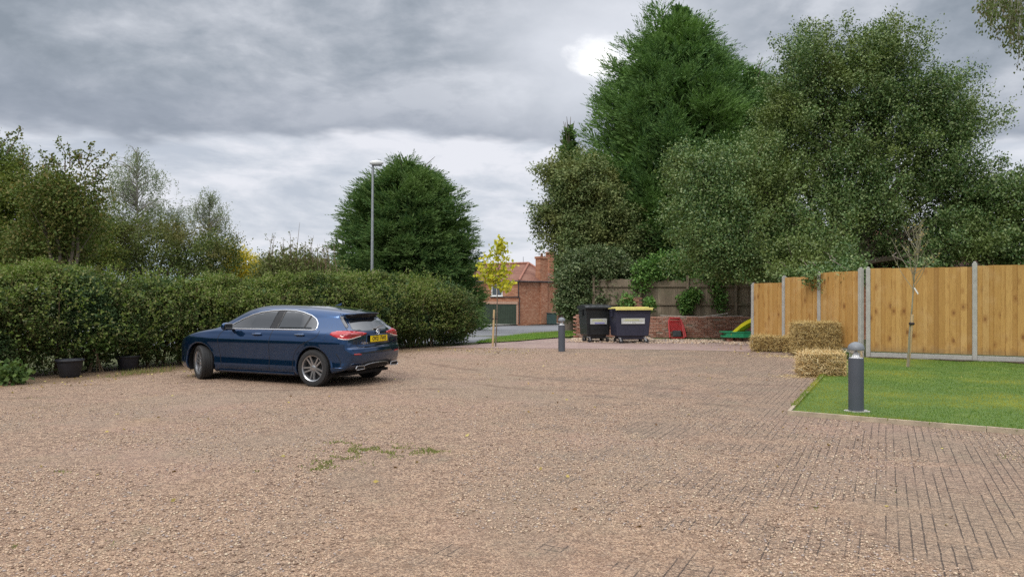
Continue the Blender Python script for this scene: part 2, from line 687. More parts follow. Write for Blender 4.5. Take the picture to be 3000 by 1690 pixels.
def m_board():
    m, g = newmat('fence_board')
    o = g.obj()
    isl = g.island()
    off = g.node('ShaderNodeCombineXYZ')
    for i, k in enumerate((13.7, 7.1, 31.3)):
        g.put(off.inputs[i], g.m('MULTIPLY', isl, k))
    va = g.node('ShaderNodeVectorMath', operation='ADD')
    g.put(va.inputs[0], o)
    g.put(va.inputs[1], off.outputs[0])
    p = g.mapping(va.outputs[0], scale=(1, 1, .09))
    grain = g.noise(p, 42, 5, .6, .6)
    c = g.ramp(g.m('FRACT', g.m('MULTIPLY', isl, 7.3)), [(0, (.42, .23, .062)), (.25, (.49, .28, .080)), (.5, (.56, .34, .110)), (.75, (.45, .25, .066)), (.9, (.34, .18, .05)), (1, (.60, .38, .135))])
    c = g.mix(g.m('MULTIPLY', g.step(grain, .45, .66), .45), c, (.30, .145, .035))
    p2 = g.mapping(va.outputs[0], scale=(1, 1, .6))
    kv = g.voro(p2, 4.2)
    kn = g.m('MULTIPLY', g.step(kv.outputs['Distance'], .17, .09), g.step(g.xyz(kv.outputs['Color'])[0], .45, .5))
    c = g.mix(g.m('MULTIPLY', kn, .85), c, (.12, .045, .012))
    halo = g.m('MULTIPLY', g.step(kv.outputs['Distance'], .36, .18), g.step(g.xyz(kv.outputs['Color'])[0], .45, .5))
    c = g.mix(g.m('MULTIPLY', halo, .5), c, (.28, .12, .025))
    blot = g.noise(o, 1.6, 4, .6)
    c = g.mix(g.m('MULTIPLY', g.step(blot, .5, .72), .3), c, (.62, .42, .20))
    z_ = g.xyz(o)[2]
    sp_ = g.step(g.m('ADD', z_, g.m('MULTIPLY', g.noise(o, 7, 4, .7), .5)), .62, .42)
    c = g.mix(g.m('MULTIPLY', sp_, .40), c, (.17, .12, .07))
    g.out(g.bsdf(c, .75, 0, g.bump(grain, .35, .004)))
    return m


def m_oldboard():
    m, g = newmat('weathered_board')
    o = g.obj()
    isl = g.island()
    grain = g.noise(g.mapping(o, scale=(1, 1, .06)), 40, 5, .6)
    c = g.ramp(isl, [(0, (.19, .15, .105)), (.4, (.27, .215, .155)), (.7, (.22, .18, .13)), (1, (.35, .285, .21))])
    c = g.mix(g.m('MULTIPLY', g.step(grain, .4, .65), .5), c, (.09, .075, .055))
    c = g.mix(g.m('MULTIPLY', g.step(g.noise(o, 1.3, 4), .5, .66), .4), c, (.13, .14, .08))
    g.out(g.bsdf(c, .9, 0, g.bump(grain, .3, .004)))
    return m


def m_brickwall(name='house_brick', scale=4.6, c1=(.33, .115, .055), c2=(.42, .18, .095), mort=(.30, .20, .14)):
    m, g = newmat(name)
    o = g.obj()
    x, y, z = g.xyz(o)
    u = g.node('ShaderNodeCombineXYZ')
    g.put(u.inputs[0], g.m('ADD', x, y))
    g.put(u.inputs[1], z)
    b = g.node('ShaderNodeTexBrick')
    g.put(b.inputs['Vector'], u.outputs[0])
    b.inputs['Scale'].default_value = scale
    b.inputs['Color1'].default_value = (*c1, 1)
    b.inputs['Color2'].default_value = (*c2, 1)
    b.inputs['Mortar'].default_value = (*mort, 1)
    b.inputs['Mortar Size'].default_value = .03
    b.inputs['Row Height'].default_value = .34
    b.inputs['Brick Width'].default_value = 1.0
    v = g.voro(g.mapping(u.outputs[0], scale=(1, 2.8, 1)), scale * 1.05)
    rr = g.xyz(v.outputs['Color'])[0]
    c = g.mix(g.m('MULTIPLY', g.step(rr, .6, .95), .6), b.outputs[0], (.24, .09, .05))
    c = g.mix(g.m('MULTIPLY', g.step(rr, .32, .05), .45), c, (.56, .36, .24))
    n = g.noise(o, .55, 5, .6)
    c = g.mix(g.m('MULTIPLY', g.step(n, .50, .70), .4), c, (.46, .26, .16))
    n3 = g.noise(g.mapping(o, loc=(9, 3, 2)), .9, 5, .65)
    c = g.mix(g.m('MULTIPLY', g.step(n3, .55, .72), .55), c, (.20, .105, .07))
    g.out(g.bsdf(c, .9, 0, g.bump(b.outputs['Fac'], -.4, .01)))
    return m


def m_bricks():
    m, g = newmat('old_brick')
    o = g.obj()
    isl = g.island()
    c = g.ramp(isl, [(0, (.20, .085, .055)), (.2, (.34, .15, .10)), (.4, (.42, .20, .14)), (.6, (.30, .12, .08)), (.8, (.48, .27, .20)), (1, (.38, .24, .19))])
    c = g.mix(g.m('MULTIPLY', g.step(g.noise(o, 14, 5, .65), .5, .68), .55), c, (.50, .40, .34))
    c = g.mix(g.m('MULTIPLY', g.step(g.noise(o, 2.2, 4, .6), .55, .7), .5), c, (.13, .10, .075))
    g.out(g.bsdf(c, .92, 0, g.bump(g.noise(o, 50, 4), .6, .01)))
    return m


def m_tiles():
    m, g = newmat('clay_pantiles')
    o = g.obj()
    x, y, z = g.xyz(o)
    w = g.m('SINE', g.m('MULTIPLY', g.m('ADD', x, y), 26))
    r = g.m('FRACT', g.m('MULTIPLY', z, 5.2))
    n = g.noise(o, 1.2, 5, .65)
    f = g.noise(o, 9, 3, .6)
    c = g.ramp(n, [(.3, (.12, .045, .030)), (.5, (.20, .085, .055)), (.7, (.26, .135, .095))])
    c = g.mix(g.m('MULTIPLY', g.step(f, .5, .65), .5), c, (.28, .15, .11))
    c = g.mix(g.m('MULTIPLY', g.step(r, .82, .95), .6), c, (.12, .05, .035))
    g.out(g.bsdf(c, .85, 0, g.bump(g.m('ADD', w, g.m('MULTIPLY', r, 1.5)), .5, .03)))
    return m


def m_straw(name, cols, tint):
    m, g = newmat(name)
    c = g.ramp(g.island(), [((i + .5) / len(cols), q) for i, q in enumerate(cols)])
    c = g.mix(g.m('MULTIPLY', g.step(g.noise(g.obj(), 5, 4, .6), .48, .66), .6), c, tint)
    g.out(g.bsdf(c, .7))
    return m


def m_paint():
    m, g = newmat('blue_car_paint')
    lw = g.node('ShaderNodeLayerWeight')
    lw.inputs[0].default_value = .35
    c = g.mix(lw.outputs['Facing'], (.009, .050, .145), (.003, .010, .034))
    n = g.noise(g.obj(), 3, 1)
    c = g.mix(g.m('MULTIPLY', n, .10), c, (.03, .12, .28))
    b = g.bsdf(c, .13, .80)
    b.node.inputs['Coat Weight'].default_value = 1.0
    b.node.inputs['Coat Roughness'].default_value = .03
    g.out(b)
    return m


def glass_dark(name, col=(.012, .015, .018), rough=.03):
    m, g = newmat(name)
    b = g.bsdf(col, rough)
    b.node.inputs['Specular IOR Level'].default_value = 1.0
    b.node.inputs['Coat Weight'].default_value = 1.0
    b.node.inputs['Coat Roughness'].default_value = .02
    g.out(b)
    return m


M = dict(gravel=m_gravel(), paving=m_paving(), asphalt=m_asphalt(), lawn=m_lawn(), board=m_board(), oldboard=m_oldboard(),
         hbrick=m_brickwall(), bricks=m_bricks(), tiles=m_tiles(), paint=m_paint(), glass=glass_dark('tinted_glass'))
M['tiles_red'] = M['tiles']

# PARTS ####################################################################

M['concrete'] = M_concrete
# ------------------------------------------------------------------ ground and flat sheets
def inside(poly, P):
    x, y = P[:, 0], P[:, 1]
    r = np.zeros(len(P), bool)
    n = len(poly)
    for i in range(n):
        x0, y0 = poly[i]
        x1, y1 = poly[(i + 1) % n]
        c = ((y0 > y) != (y1 > y))
        with np.errstate(divide='ignore', invalid='ignore'):
            xi = (x1 - x0) * (y - y0) / (y1 - y0 + 1e-12) + x0
        r ^= c & (x < xi)
    return r


def dense(poly, step):
    out = []
    for i in range(len(poly)):
        a = np.array(poly[i][:2], float)
        b = np.array(poly[(i + 1) % len(poly)][:2], float)
        k = max(1, int(np.linalg.norm(b - a) / step))
        for j in range(k):
            out.append(tuple(a + (b - a) * j / k))
    return out


def tri(poly, step):
    """fill a polygon with an even net of triangles"""
    P = dense(poly, step)
    A = np.array(P)
    lo, hi = A.min(0), A.max(0)
    gx, gy = np.meshgrid(np.arange(lo[0] + step / 2, hi[0], step), np.arange(lo[1] + step / 2, hi[1], step))
    G = np.stack([gx.ravel(), gy.ravel()], 1)
    G = G[inside(P, G)] if len(G) else G
    if len(G):
        d = np.min(np.linalg.norm(G[:, None] - A[None], axis=2), axis=1)
        G = G[d > step * .45]
    pts = [Vector(p) for p in P] + [Vector(p) for p in G]
    n = len(P)
    v, e, f, *_ = delaunay_2d_cdt(pts, [(i, (i + 1) % n) for i in range(n)], [], 1, 1e-6)
    return [tuple(p) for p in v], [tuple(q) for q in f]


def sheet(name, poly, lift, mat, step=1.5, kind='structure'):
    v, f = tri([tuple(p[:2]) for p in poly], step)
    o = link(name, mesh(name, [(x, y, gz(y) + lift) for x, y in v], f), mat)
    for p in o.data.polygons:
        if p.normal.z < 0:
            p.flip()
    if kind:
        o['kind'] = kind
    return o


ys = [-60, -20, 0, 10, 20, 27] + [29 + i * 2 for i in range(0, 22)] + [80, 100, 150, 300, 900]
xs = [-900, -300, -100, -40, -20, 0, 20, 40, 100, 300, 900]
gv = [(x, y, gz(y) - .004) for y in ys for x in xs]
gf = [(j * 11 + i, j * 11 + i + 1, (j + 1) * 11 + i + 1, (j + 1) * 11 + i) for j in range(len(ys) - 1) for i in range(10)]
M['earth'] = plain('earth_and_rough_grass', (.075, .085, .03), .95, var=.5, scale=3, bump=.5, bscale=30)
o = link('ground', mesh('ground', gv, gf), M['earth'])
o['kind'] = 'structure'

u27 = Vector((math.sin(R(27.1)), math.cos(R(27.1)), 0))      # direction along the yard
v27 = Vector((u27.y, -u27.x, 0))
lawnC = ground(2312, 1216)
E1 = lawnC + (ground(3000, 1274) - lawnC).normalized() * 9                                        # near lawn edge runs right
E2 = Vector((8.15, 18.3, 0))                                # far end of the left lawn edge
fenA = Vector((9.15, 18.85, 0))
fdir = Vector((.887, -.462, 0)).normalized()
fenB = fenA + fdir * 8.2

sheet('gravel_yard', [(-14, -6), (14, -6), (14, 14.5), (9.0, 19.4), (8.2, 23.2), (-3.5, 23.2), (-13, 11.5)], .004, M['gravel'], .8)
P0, P1, P2 = ground(1385, 1021), ground(1900, 1021), ground(2330, 1040)
sheet('block_paved_drive', [(-2.2, 22.6), (-.2, 22.3), (2.5, 22.0), (5.5, 21.4), (7.8, 20.6), (8.6, 20.3), (8.0, 24.6), (2.6, 25.3), (1.9, 27.6), (-.9, 24.4)], .009, M['paving'], .8)
sheet('road', [(-60, 12), (-3.2, 23.9), (-1.2, 25.1), (-.6, 27.0), (.9, 31.5), (3.4, 37), (12, 56), (70, 88), (70, 112), (6.3, 75), (-3.5, 69.4), (-60, 50)], .006, M['asphalt'], 2.5)
sheet('far_pavement', [(-60, 50.3), (-3.5, 69.7), (6.3, 75.3), (70, 112.3), (70, 116), (6.0, 78), (-4, 73.5), (-60, 54)], .11, M_concrete, 3)
verge_poly = [(-1.2, 24.0), (.2, 25.6), (1.6, 27.7), (2.4, 28.2), (4.4, 36), (10, 52), (11.2, 52), (12, 56), (3.4, 37), (.9, 31.5), (-.6, 27.0), (-1.2, 25.1)]
sheet('grass_verge', [(-1.25, 24.2), (.2, 25.4), (1.6, 27.4), (2.2, 28.0), (6.5, 36), (14, 52), (12.6, 55), (3.5, 37), (1.0, 31.5), (-.5, 27.0), (-1.1, 25.2)], .04, M['lawn'], 1.0)
lawn_poly = [tuple(lawnC[:2]), tuple(E1[:2]), (14.5, 14.5), tuple((fenA + fdir * 5.5)[:2]), (fenA.x - .1, fenA.y - .2), tuple(E2[:2])]
sheet('lawn', lawn_poly, .035, M['lawn'], .6)
# pale rubble lying along the foot of the brick wall
M_rubble = plain('pale_rubble', (.42, .36, .29), .9, var=.3, scale=12, bump=.5)


def pebbles(name, P, size, mat, flat=.6):
    """irregular six-cornered stones"""
    n = len(P)
    base = np.array([(1, 0, 0), (0, 1, 0), (-1, 0, 0), (0, -1, 0), (0, 0, 1), (0, 0, -.6)], float)
    tri_ = np.array([(0, 1, 4), (1, 2, 4), (2, 3, 4), (3, 0, 4), (1, 0, 5), (2, 1, 5), (3, 2, 5), (0, 3, 5)])
    V = np.empty((n, 6, 3), np.float32)
    a = RNG.random(n) * 6.28
    s = size * (.5 + RNG.random(n) ** 2 * 1.3)
    for k in range(6):
        j = 1 + (RNG.random((n, 3)) - .5) * .6
        b = base[k] * j
        V[:, k, 0] = P[:, 0] + (b[:, 0] * np.cos(a) - b[:, 1] * np.sin(a)) * s
        V[:, k, 1] = P[:, 1] + (b[:, 0] * np.sin(a) + b[:, 1] * np.cos(a)) * s
        V[:, k, 2] = P[:, 2] + b[:, 2] * s * flat + s * flat * .3
    Fc = (np.arange(n)[:, None, None] * 6 + tri_[None]).reshape(-1, 3)
    o = link(name, mesh(name, V.reshape(-1, 3), Fc), mat)
    o['kind'] = 'stuff'
    return o


def scatter(poly, n):
    A = np.array([p[:2] for p in poly])
    lo, hi = A.min(0), A.max(0)
    P = lo + RNG.random((int(n * 2.5), 2)) * (hi - lo)
    P = P[inside([tuple(a) for a in A], P)][:n]
    return P


def m_stones():
    m, g = newmat('loose_stones')
    c = g.ramp(g.island(), [(0, (.20, .13, .09)), (.2, (.42, .30, .22)), (.4, (.52, .38, .27)), (.6, (.36, .30, .27)), (.75, (.50, .37, .26)), (.9, (.58, .47, .34)), (1, (.26, .20, .17))], 'CONSTANT')
    g.out(g.bsdf(c, .8))
    return m


M['stones'] = m_stones()
pp = scatter([(-4.5, 3.2), (4.8, 3.2), (8.2, 9.5), (3.5, 9.5), (2.5, 11), (-8, 11)], 130000)
pp = pp[(RNG.random(len(pp)) < np.clip(1.25 - pp[:, 1] / 11, .12, 1)) & (vnoise(np.c_[pp, pp[:, 0] * 0] + 40, 1.1) > .33)]
pebbles('loose_gravel', np.c_[pp, np.full(len(pp), .004)], .0085, M['stones'])
pp = scatter([(1.9, 25.2), (2.6, 24.9), (5.5, 24.4), (8.0, 23.6), (8.3, 27.5), (2.4, 28.4)], 9000)
pp = pp[vnoise(np.c_[pp, pp[:, 0] * 0] + 11, .9) > .36]
pebbles('wall_rubble', np.c_[pp, np.full(len(pp), .006)], .035, M['stones'])

# lawn blades
M['blade'] = m_grass_blade()
M['blade_dull'] = m_grass_blade('verge_blade', ((.08, .15, .03), (.11, .20, .04), (.15, .22, .05)), (.20, .22, .07))


def blades(name, P2, z, h, w, mat):
    n = len(P2)
    P = np.c_[P2, z]
    D = unit(np.c_[RNG.normal(0, .38, (n, 2)), np.ones(n)])
    a = RNG.random(n) * 6.28
    S = np.c_[np.cos(a), np.sin(a), np.zeros(n)] * (w / 2)
    H = (h * (.5 + RNG.random(n)))[:, None]
    V = np.stack([P - S, P + S, P + D * H], 1)
    o = link(name, mesh(name, V.reshape(-1, 3), np.arange(n * 3).reshape(-1, 3)), mat)
    o['kind'] = 'stuff'
    return o


lp = scatter(lawn_poly, 150000)
blades('lawn_grass', lp, np.full(len(lp), .03), .022, .009, M['blade'])
vp = scatter([(-1.25, 24.2), (.2, 25.4), (1.6, 27.4), (2.2, 28.0), (4.0, 33), (2.5, 35), (1.0, 31.5), (-.5, 27.0), (-1.1, 25.2)], 16000)
blades('verge_grass', vp, np.array([gz(y) + .03 for y in vp[:, 1]]), .07, .02, M['blade_dull'])
# grass growing up through the gravel
tp = []
for px, py, rx, ry, n in ((1080, 1318, 110, 22, 1500), (990, 1352, 70, 20, 850), (1170, 1326, 60, 14, 450), (1265, 1322, 40, 10, 330), (930, 1372, 45, 9, 240), (1000, 1300, 40, 8, 220),
                          (648, 1245, 16, 4, 40), (755, 1380, 14, 5, 50), (190, 1384, 26, 4, 60), (1562, 1518, 18, 10, 120), (35, 1600, 22, 8, 60), (320, 1592, 22, 7, 45),
                          (2390, 1490, 16, 10, 40), (2640, 1440, 20, 8, 34), (2950, 1340, 40, 10, 110), (75, 1165, 40, 5, 110), (150, 1195, 50, 6, 70), (2075, 1455, 14, 5, 12)):
    n = int(n * (.95 if rx > 38 and px < 1300 and px > 800 else .35))
    q = RNG.normal(0, .5, (n, 2)) * (rx, ry) + (px, py)
    Y = F * HC / (q[:, 1] - HZ)
    w = np.c_[(q[:, 0] - 1500) / F * Y, Y]
    keep = vnoise(np.c_[w, w[:, 0] * 0] + 5, 9) > .50
    tp.append(w[keep])
tp = np.concatenate(tp)
blades('gravel_weeds', tp, np.zeros(len(tp)), .022, .014, leafmat('weed', ((.10, .13, .03), (.16, .19, .05), (.22, .24, .08), (.13, .12, .05)), .25, .6))
# rough grass along the foot of the hedge
hp = scatter([(-12.5, 9.6), (-9.4, 13.5), (-7.1, 16.5), (-6.8, 16.0), (-9.0, 12.9), (-11.5, 9.0)], 9000)
hp = hp[vnoise(np.c_[hp, hp[:, 0] * 0] + 3, 1.3) > .42]
blades('hedge_foot_grass', hp, np.zeros(len(hp)), .09, .014, leafmat('dry_grass', ((.12, .15, .04), (.20, .17, .07), (.26, .20, .10), (.09, .14, .03)), .3, .6))

# grass spilling over the edging, soil and fallen leaves
q = []
for a_, b_, k_ in ((lawnC, E1, 5200), (lawnC, E2, 4200)):
    t_ = RNG.random(k_)
    q.append(np.array(a_)[:2] + (np.array(b_) - np.array(a_))[:2] * t_[:, None] + RNG.normal(0, .022, (k_, 2)) + (np.array((.015, .03))))
q = np.concatenate(q)
q = q[vnoise(np.c_[q, q[:, 0] * 0] + 9, 2.2) > .30]
blades('edge_grass', q, np.full(len(q), .045), .045, .008, M['blade'])
M['soil'] = plain('bare_soil', (.07, .05, .035), .95, var=.5, scale=14, bump=.8, bscale=30)
nf_ = Vector((-fdir.y, fdir.x, 0))
sheet('soil_strip', [tuple((fenA - nf_ * .10 - fdir * .1)[:2])] + [tuple((fenA + fdir * (k * .4) - nf_ * (.34 + .16 * math.sin(k * 1.7) + .08 * math.sin(k * 4.1)))[:2]) for k in range(0, 15)] + [tuple((fenA + fdir * 5.8 - nf_ * .06)[:2])], .050, M['soil'], .3)


def m_fallen():
    m, g = newmat('fallen_leaf')
    c = g.ramp(g.island(), [(0, (.30, .19, .06)), (.25, (.42, .32, .08)), (.5, (.20, .11, .05)), (.75, (.48, .40, .12)), (1, (.16, .12, .06))], 'CONSTANT')
    g.out(g.bsdf(c, .7))
    return m


lf_ = [scatter([(-11.8, 10.5), (-2.2, 22.4), (-1.0, 21.4), (-6, 14.5), (-10.4, 9.6)], 650), scatter([(-1.8, 20), (.8, 20), (.8, 22.3), (-1.6, 22.3)], 90), scatter(lawn_poly, 120), scatter([(-7, 5), (6, 5), (8, 20), (-6, 20)], 160),
       scatter([(6.3, 19.3), (8.3, 19.3), (7.9, 23.0), (5.5, 23.6)], 120)]
Pq = np.concatenate(lf_)
zq = np.full(len(Pq), .014)
zq[740:860] = .055
v_, f_ = leaves(np.c_[Pq, zq], unit(rdir(len(Pq)) * (1, 1, .25)), .035 + .03 * RNG.random(len(Pq)), .03, .25)
o = link('fallen_leaves', mesh('fallen_leaves', v_, f_), m_fallen())
o['kind'] = 'stuff'

# timber lawn edging
M['edging'] = plain('edging_timber', (.40, .33, .24), .85, var=.25, scale=6, bump=.4)
ed = MB()
for a, b in ((lawnC - v27 * .02, E1), (lawnC, E2)):
    L = (b - a).length
    d = (b - a).normalized()
    ang = math.atan2(d.y, d.x)
    k = max(1, round(L / 2.4))
    for i in range(k):
        p = a + d * (L / k * (i + .5))
        ed.box((p.x, p.y, .028 + random.uniform(-.004, .004)), (L / k - .006, .045, .075), rotz(ang + random.uniform(-.003, .003)))
o = ed.make('lawn_edging', M['edging'])
tag(o, 'pale timber edging board along the two open sides of the lawn', 'edging')


# ------------------------------------------------------------------ closeboard fences with concrete posts
def fence_run(root, pts, tops, ptops, gravel_h=.28, bw=.118):
    """pts: post positions, tops: panel top heights, ptops: post heights"""
    for i, p in enumerate(pts):
        if ptops[i]:
            d = (pts[min(i + 1, len(pts) - 1)] - pts[max(i - 1, 0)]).normalized()
            m = MB()
            h = ptops[i]
            Rm = rotz(math.atan2(d.y, d.x))
            m.box((p.x, p.y, h / 2 - .02), (.105, .115, h - .04), Rm, bev=.012)
            m.box((p.x, p.y, h - .022), (.07, .08, .045), Rm, bev=.02)
            m.make('post', M['concrete'], root)
    for i in range(len(pts) - 1):
        a, b = pts[i], pts[i + 1]
        d = (b - a).normalized()
        L = (b - a).length - .10
        ang = math.atan2(d.y, d.x)
        Rm = rotz(ang)
        mid = (a + b) / 2
        nrm = Vector((d.y, -d.x, 0))
        if nrm.dot(-mid) < 0:
            nrm = -nrm
        MB().box((mid.x, mid.y, gravel_h / 2 - .02), (L, .05, gravel_h), Rm, bev=.006).make('gravel_board', M['concrete'], root)
        top = tops[i]
        m = MB()
        n = max(3, round(L / bw))
        s = L / n
        for k in range(n):
            c = mid + d * ((k + .5) * s - L / 2) + nrm * (.022 if k % 2 else .003)
            hh = top - gravel_h - .012 + random.uniform(-.006, .004)
            m.box((c.x, c.y, gravel_h + .012 + hh / 2), (s + .016, .014, hh), Rm @ Matrix.Rotation(R(random.uniform(1.5, 3.2)), 3, 'Z'))
        for zz in (.35, .5 * (top + gravel_h), top - .18):
            c = mid - nrm * .035
            m.box((c.x, c.y, max(zz, gravel_h + .1)), (L, .04, .07), Rm)
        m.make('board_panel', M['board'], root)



f1 = thing('closeboard_fence', fenA, 'new golden closeboard fence with concrete posts standing behind the lawn', 'fence', 'new closeboard fences')
fp = [fenA + fdir * (2.32 * i) for i in range(4)]
fence_run(f1, fp, [2.30, 2.33, 2.33], [2.34, 2.43, 2.40, 2.4], .17)
fl0, fl3 = ground(2207, 1013), Vector((9.0, 18.93, 0))
f2 = thing('closeboard_fence', fl0, 'new golden closeboard fence behind the straw bales, running back to the brick wall', 'fence', 'new closeboard fences')
fpl = [fl0 + (fl3 - fl0) * (i / 3) for i in range(4)]
fence_run(f2, fpl, [1.99, 2.14, 2.24], [2.0, 2.2, 2.27, 2.33], .22)

# old weathered fence behind the brick wall
oldroot = thing('weathered_fence', (5.5, 29.6, 0), 'old grey-brown weathered board fence with ivy, behind the low brick wall', 'fence')
a, b = Vector((3.3, 29.75, 0)), Vector((12.6, 28.55, 0))
d = (b - a).normalized()
ang = math.atan2(d.y, d.x)
Rm = rotz(ang)
for i in range(6):
    p = a + d * (1.86 * i) + Vector((0, -.075, 0))
    MB().box((p.x, p.y, 1.2), (.10, .10, 2.4), Rm, bev=.01).make('post', M['oldboard'], oldroot)
for i in range(5):
    m = MB()
    for k in range(16):
        p = a + d * (1.86 * i + .06 + .112 * (k + .35))
        h = 1.98 + random.uniform(-.03, .03) - (.08 if i % 2 else 0)
        m.box((p.x, p.y + random.uniform(-.004, .004), .28 + h / 2), (.118, .016, h), Rm @ Matrix.Rotation(R(2), 3, 'Z') @ Matrix.Rotation(R(random.uniform(-.5, .5)), 3, 'Y'))
    for zz in (.42, 1.25, 1.98):
        p = a + d * (1.86 * (i + .5)) + Vector((0, -.04, 0))
        m.box((p.x, p.y, zz), (1.76, .045, .075), Rm)
    m.make('board_panel', M['oldboard'], oldroot)


# ------------------------------------------------------------------ low tumbledown brick wall
def brick_courses(m, a, b, h0, thick=.22, top_noise=.0, bl=.222, bh=.072, skip=0.0, rot=None):
    d = (b - a).normalized()
    L = (b - a).length
    ang = math.atan2(d.y, d.x)
    nc = int(h0 / bh)
    for j in range(nc):
        nb = int(L / bl)
        for i in range(nb + 1):
            s = (i + (.5 if j % 2 else 0)) * bl
            if s > L:
                continue
            hh = h0 + top_noise * (vnoise(np.array([[s * .8, 3.1, 1.7]]), 1)[0] - .5) * 2
            if j * bh > hh or random.random() < skip:
                continue
            c = a + d * s
            jit = random.uniform(-.008, .008) + (random.uniform(-.02, .02) if j * bh > hh - .2 else 0)
            m.box((c.x + d.y * jit, c.y - d.x * jit, j * bh + bh / 2 + .005), (bl - .012, thick, bh - .011), rotz(ang + random.uniform(-.02, .02)), bev=.006)


wr = thing('low_brick_wall', (5.5, 28.1, 0), 'low tumbledown red brick wall behind the bins and the red lattice cart', 'wall')
m = MB()
wa, wb = Vector((2.75, 28.35, 0)), Vector((10.2, 27.35, 0))
brick_courses(m, wa, wb, .80, .22, .08, skip=.012)
m.make('brick_courses', M['bricks'], wr)
m = MB()
d = (wb - wa).normalized()
ang = math.atan2(d.y, d.x)
m.box((6.45, 27.85, .40), (7.3, .17, .76), rotz(ang))
m.make('mortar_core', plain('lime_mortar', (.30, .24, .19), .95, var=.3, scale=15, bump=.6), wr)
wp = thing('brick_pier', (2.62, 28.3, 0), 'worn red brick pier ending the low wall, left of the black bin', 'pier')
m = MB()
for s in (-.11, .11):
    brick_courses(m, Vector((2.45, 28.15 + s, 0)), Vector((2.84, 28.15 + s, 0)), .93, .21, 0, bl=.2)
m.make('brick_courses', M['bricks'], wp)
bp = thing('brick_stub', (4.62, 28.9, 0), 'leaning stub of brickwork sticking up behind the yellow-lidded bin', 'brickwork')
m = MB()
for s in (-.11, .11):
    brick_courses(m, Vector((4.45, 28.75 + s, 0)), Vector((4.98, 28.75 + s, 0)), 1.52, .21, 0, bl=.25, skip=.05)
m.make('brick_courses', M['bricks'], bp)
# thin boards and a pole lying on top of the wall
for (pa, pb, zz, lab) in ((at(1935, 924, 28), at(2050, 928, 27.9), 0, 'long thin grey plank lying along the top of the low brick wall'),
                          (at(2042, 930, 27.9), at(2132, 918, 27.7), 0, 'short pale batten propped on top of the low brick wall'),
                          (at(2085, 927, 27.75), at(2176, 926, 27.6), 0, 'pale weathered lath on the right end of the low brick wall')):
    mid = (pa + pb) / 2
    mid.z = max(mid.z, .80)
    dd = pb - pa
    Rr = dd.to_track_quat('X', 'Z').to_matrix()
    o = MB().box(mid, (dd.length, .09, .028), Rr).make('plank', plain('grey_plank', (.45, .42, .38), .9, var=.2, scale=8))
    tag(o, lab, 'plank', 'planks on the brick wall')


# ------------------------------------------------------------------ brick cottage across the road
def quad_mesh(name, quads, mat, root, thick=0):
    V, Fc = [], []
    for q in quads:
        n = len(V)
        V += [tuple(p) for p in q]
        Fc.append(tuple(range(n, n + len(q))))
    return link(name, mesh(name, V, Fc), mat, root)


GZ7 = gz(72) + .1
ct = thing('brick_cottage', (0.6, 74, GZ7), 'old orange brick cottage with pantiled hip roof across the road', 'house')
A0 = Vector(((1385 - 1500) / F * 73.6 - 3.5, 76.0, 0))
C0 = Vector(((1520 - 1500) / F * 72, 72.0, 0))
B0 = Vector(((1624 - 1500) / F * 74.5, 74.5, 0))
D0 = Vector((6.4, 82, 0))
E0 = Vector((-6.5, 84, 0))
EV = HC + (HZ - 822) / F * 72
plan = [A0, C0, B0, D0, E0]
m = MB()
m.prism([(p.x, p.y) for p in plan], GZ7 - .3, EV)
m.make('wall', M['hbrick'], ct)
RT = HC + (HZ - 772) / F * 77
R0, R1 = Vector((-6.0, 79.3, RT - .15)), Vector((1.75, 77.2, RT))
R2 = Vector((2.6, 78.5, RT - .3))


def ov(p, z=None, k=1.035):
    c = Vector((0, 78, 0))
    q = c + (p - c) * k
    return Vector((q.x, q.y, EV - .02 if z is None else z))


roofq = [[ov(A0), ov(C0), R1, R0], [ov(C0), ov(B0), R1], [ov(B0), ov(D0), R2, R1], [ov(D0), ov(E0), R0, R2], [ov(E0), ov(A0), R0], [R0, R1, R2],
         [ov(E0), ov(D0), ov(B0), ov(C0), ov(A0)]]
quad_mesh('roof', roofq, M['tiles'], ct)
m = MB()
for p, q in ((ov(C0), R1), (ov(B0), R1), (R0, R1)):
    m.tube([p + Vector((0, 0, .04)), q + Vector((0, 0, .06))], .13, 6)
m.make('ridge_tiles', plain('ridge_clay', (.30, .13, .09), .85, var=.25), ct)
m = MB()
for p, q in ((ov(A0), ov(C0)), (ov(C0), ov(B0))):
    m.tube([p + Vector((0, -.08, -.06)), q + Vector((0, -.08, -.06))], .07, 6)
pc = C0 + Vector((-.05, -.1, 0))
m.tube([(pc.x, pc.y, GZ7 + 2.65), (pc.x, pc.y, EV)], .05, 6)
dAC = (C0 - A0).normalized()
m.tube([C0 + Vector((0, -.12, GZ7 + 2.7)), C0 - dAC * 3.2 + Vector((0, -.12, GZ7 + 2.7))], .05, 6)
m.tube([C0 + Vector((.05, -.12, GZ7 + 2.7)), C0 + Vector((.05, -.12, GZ7))], .05, 6)
m.make('gutter_pipe', M_black_plastic, ct)
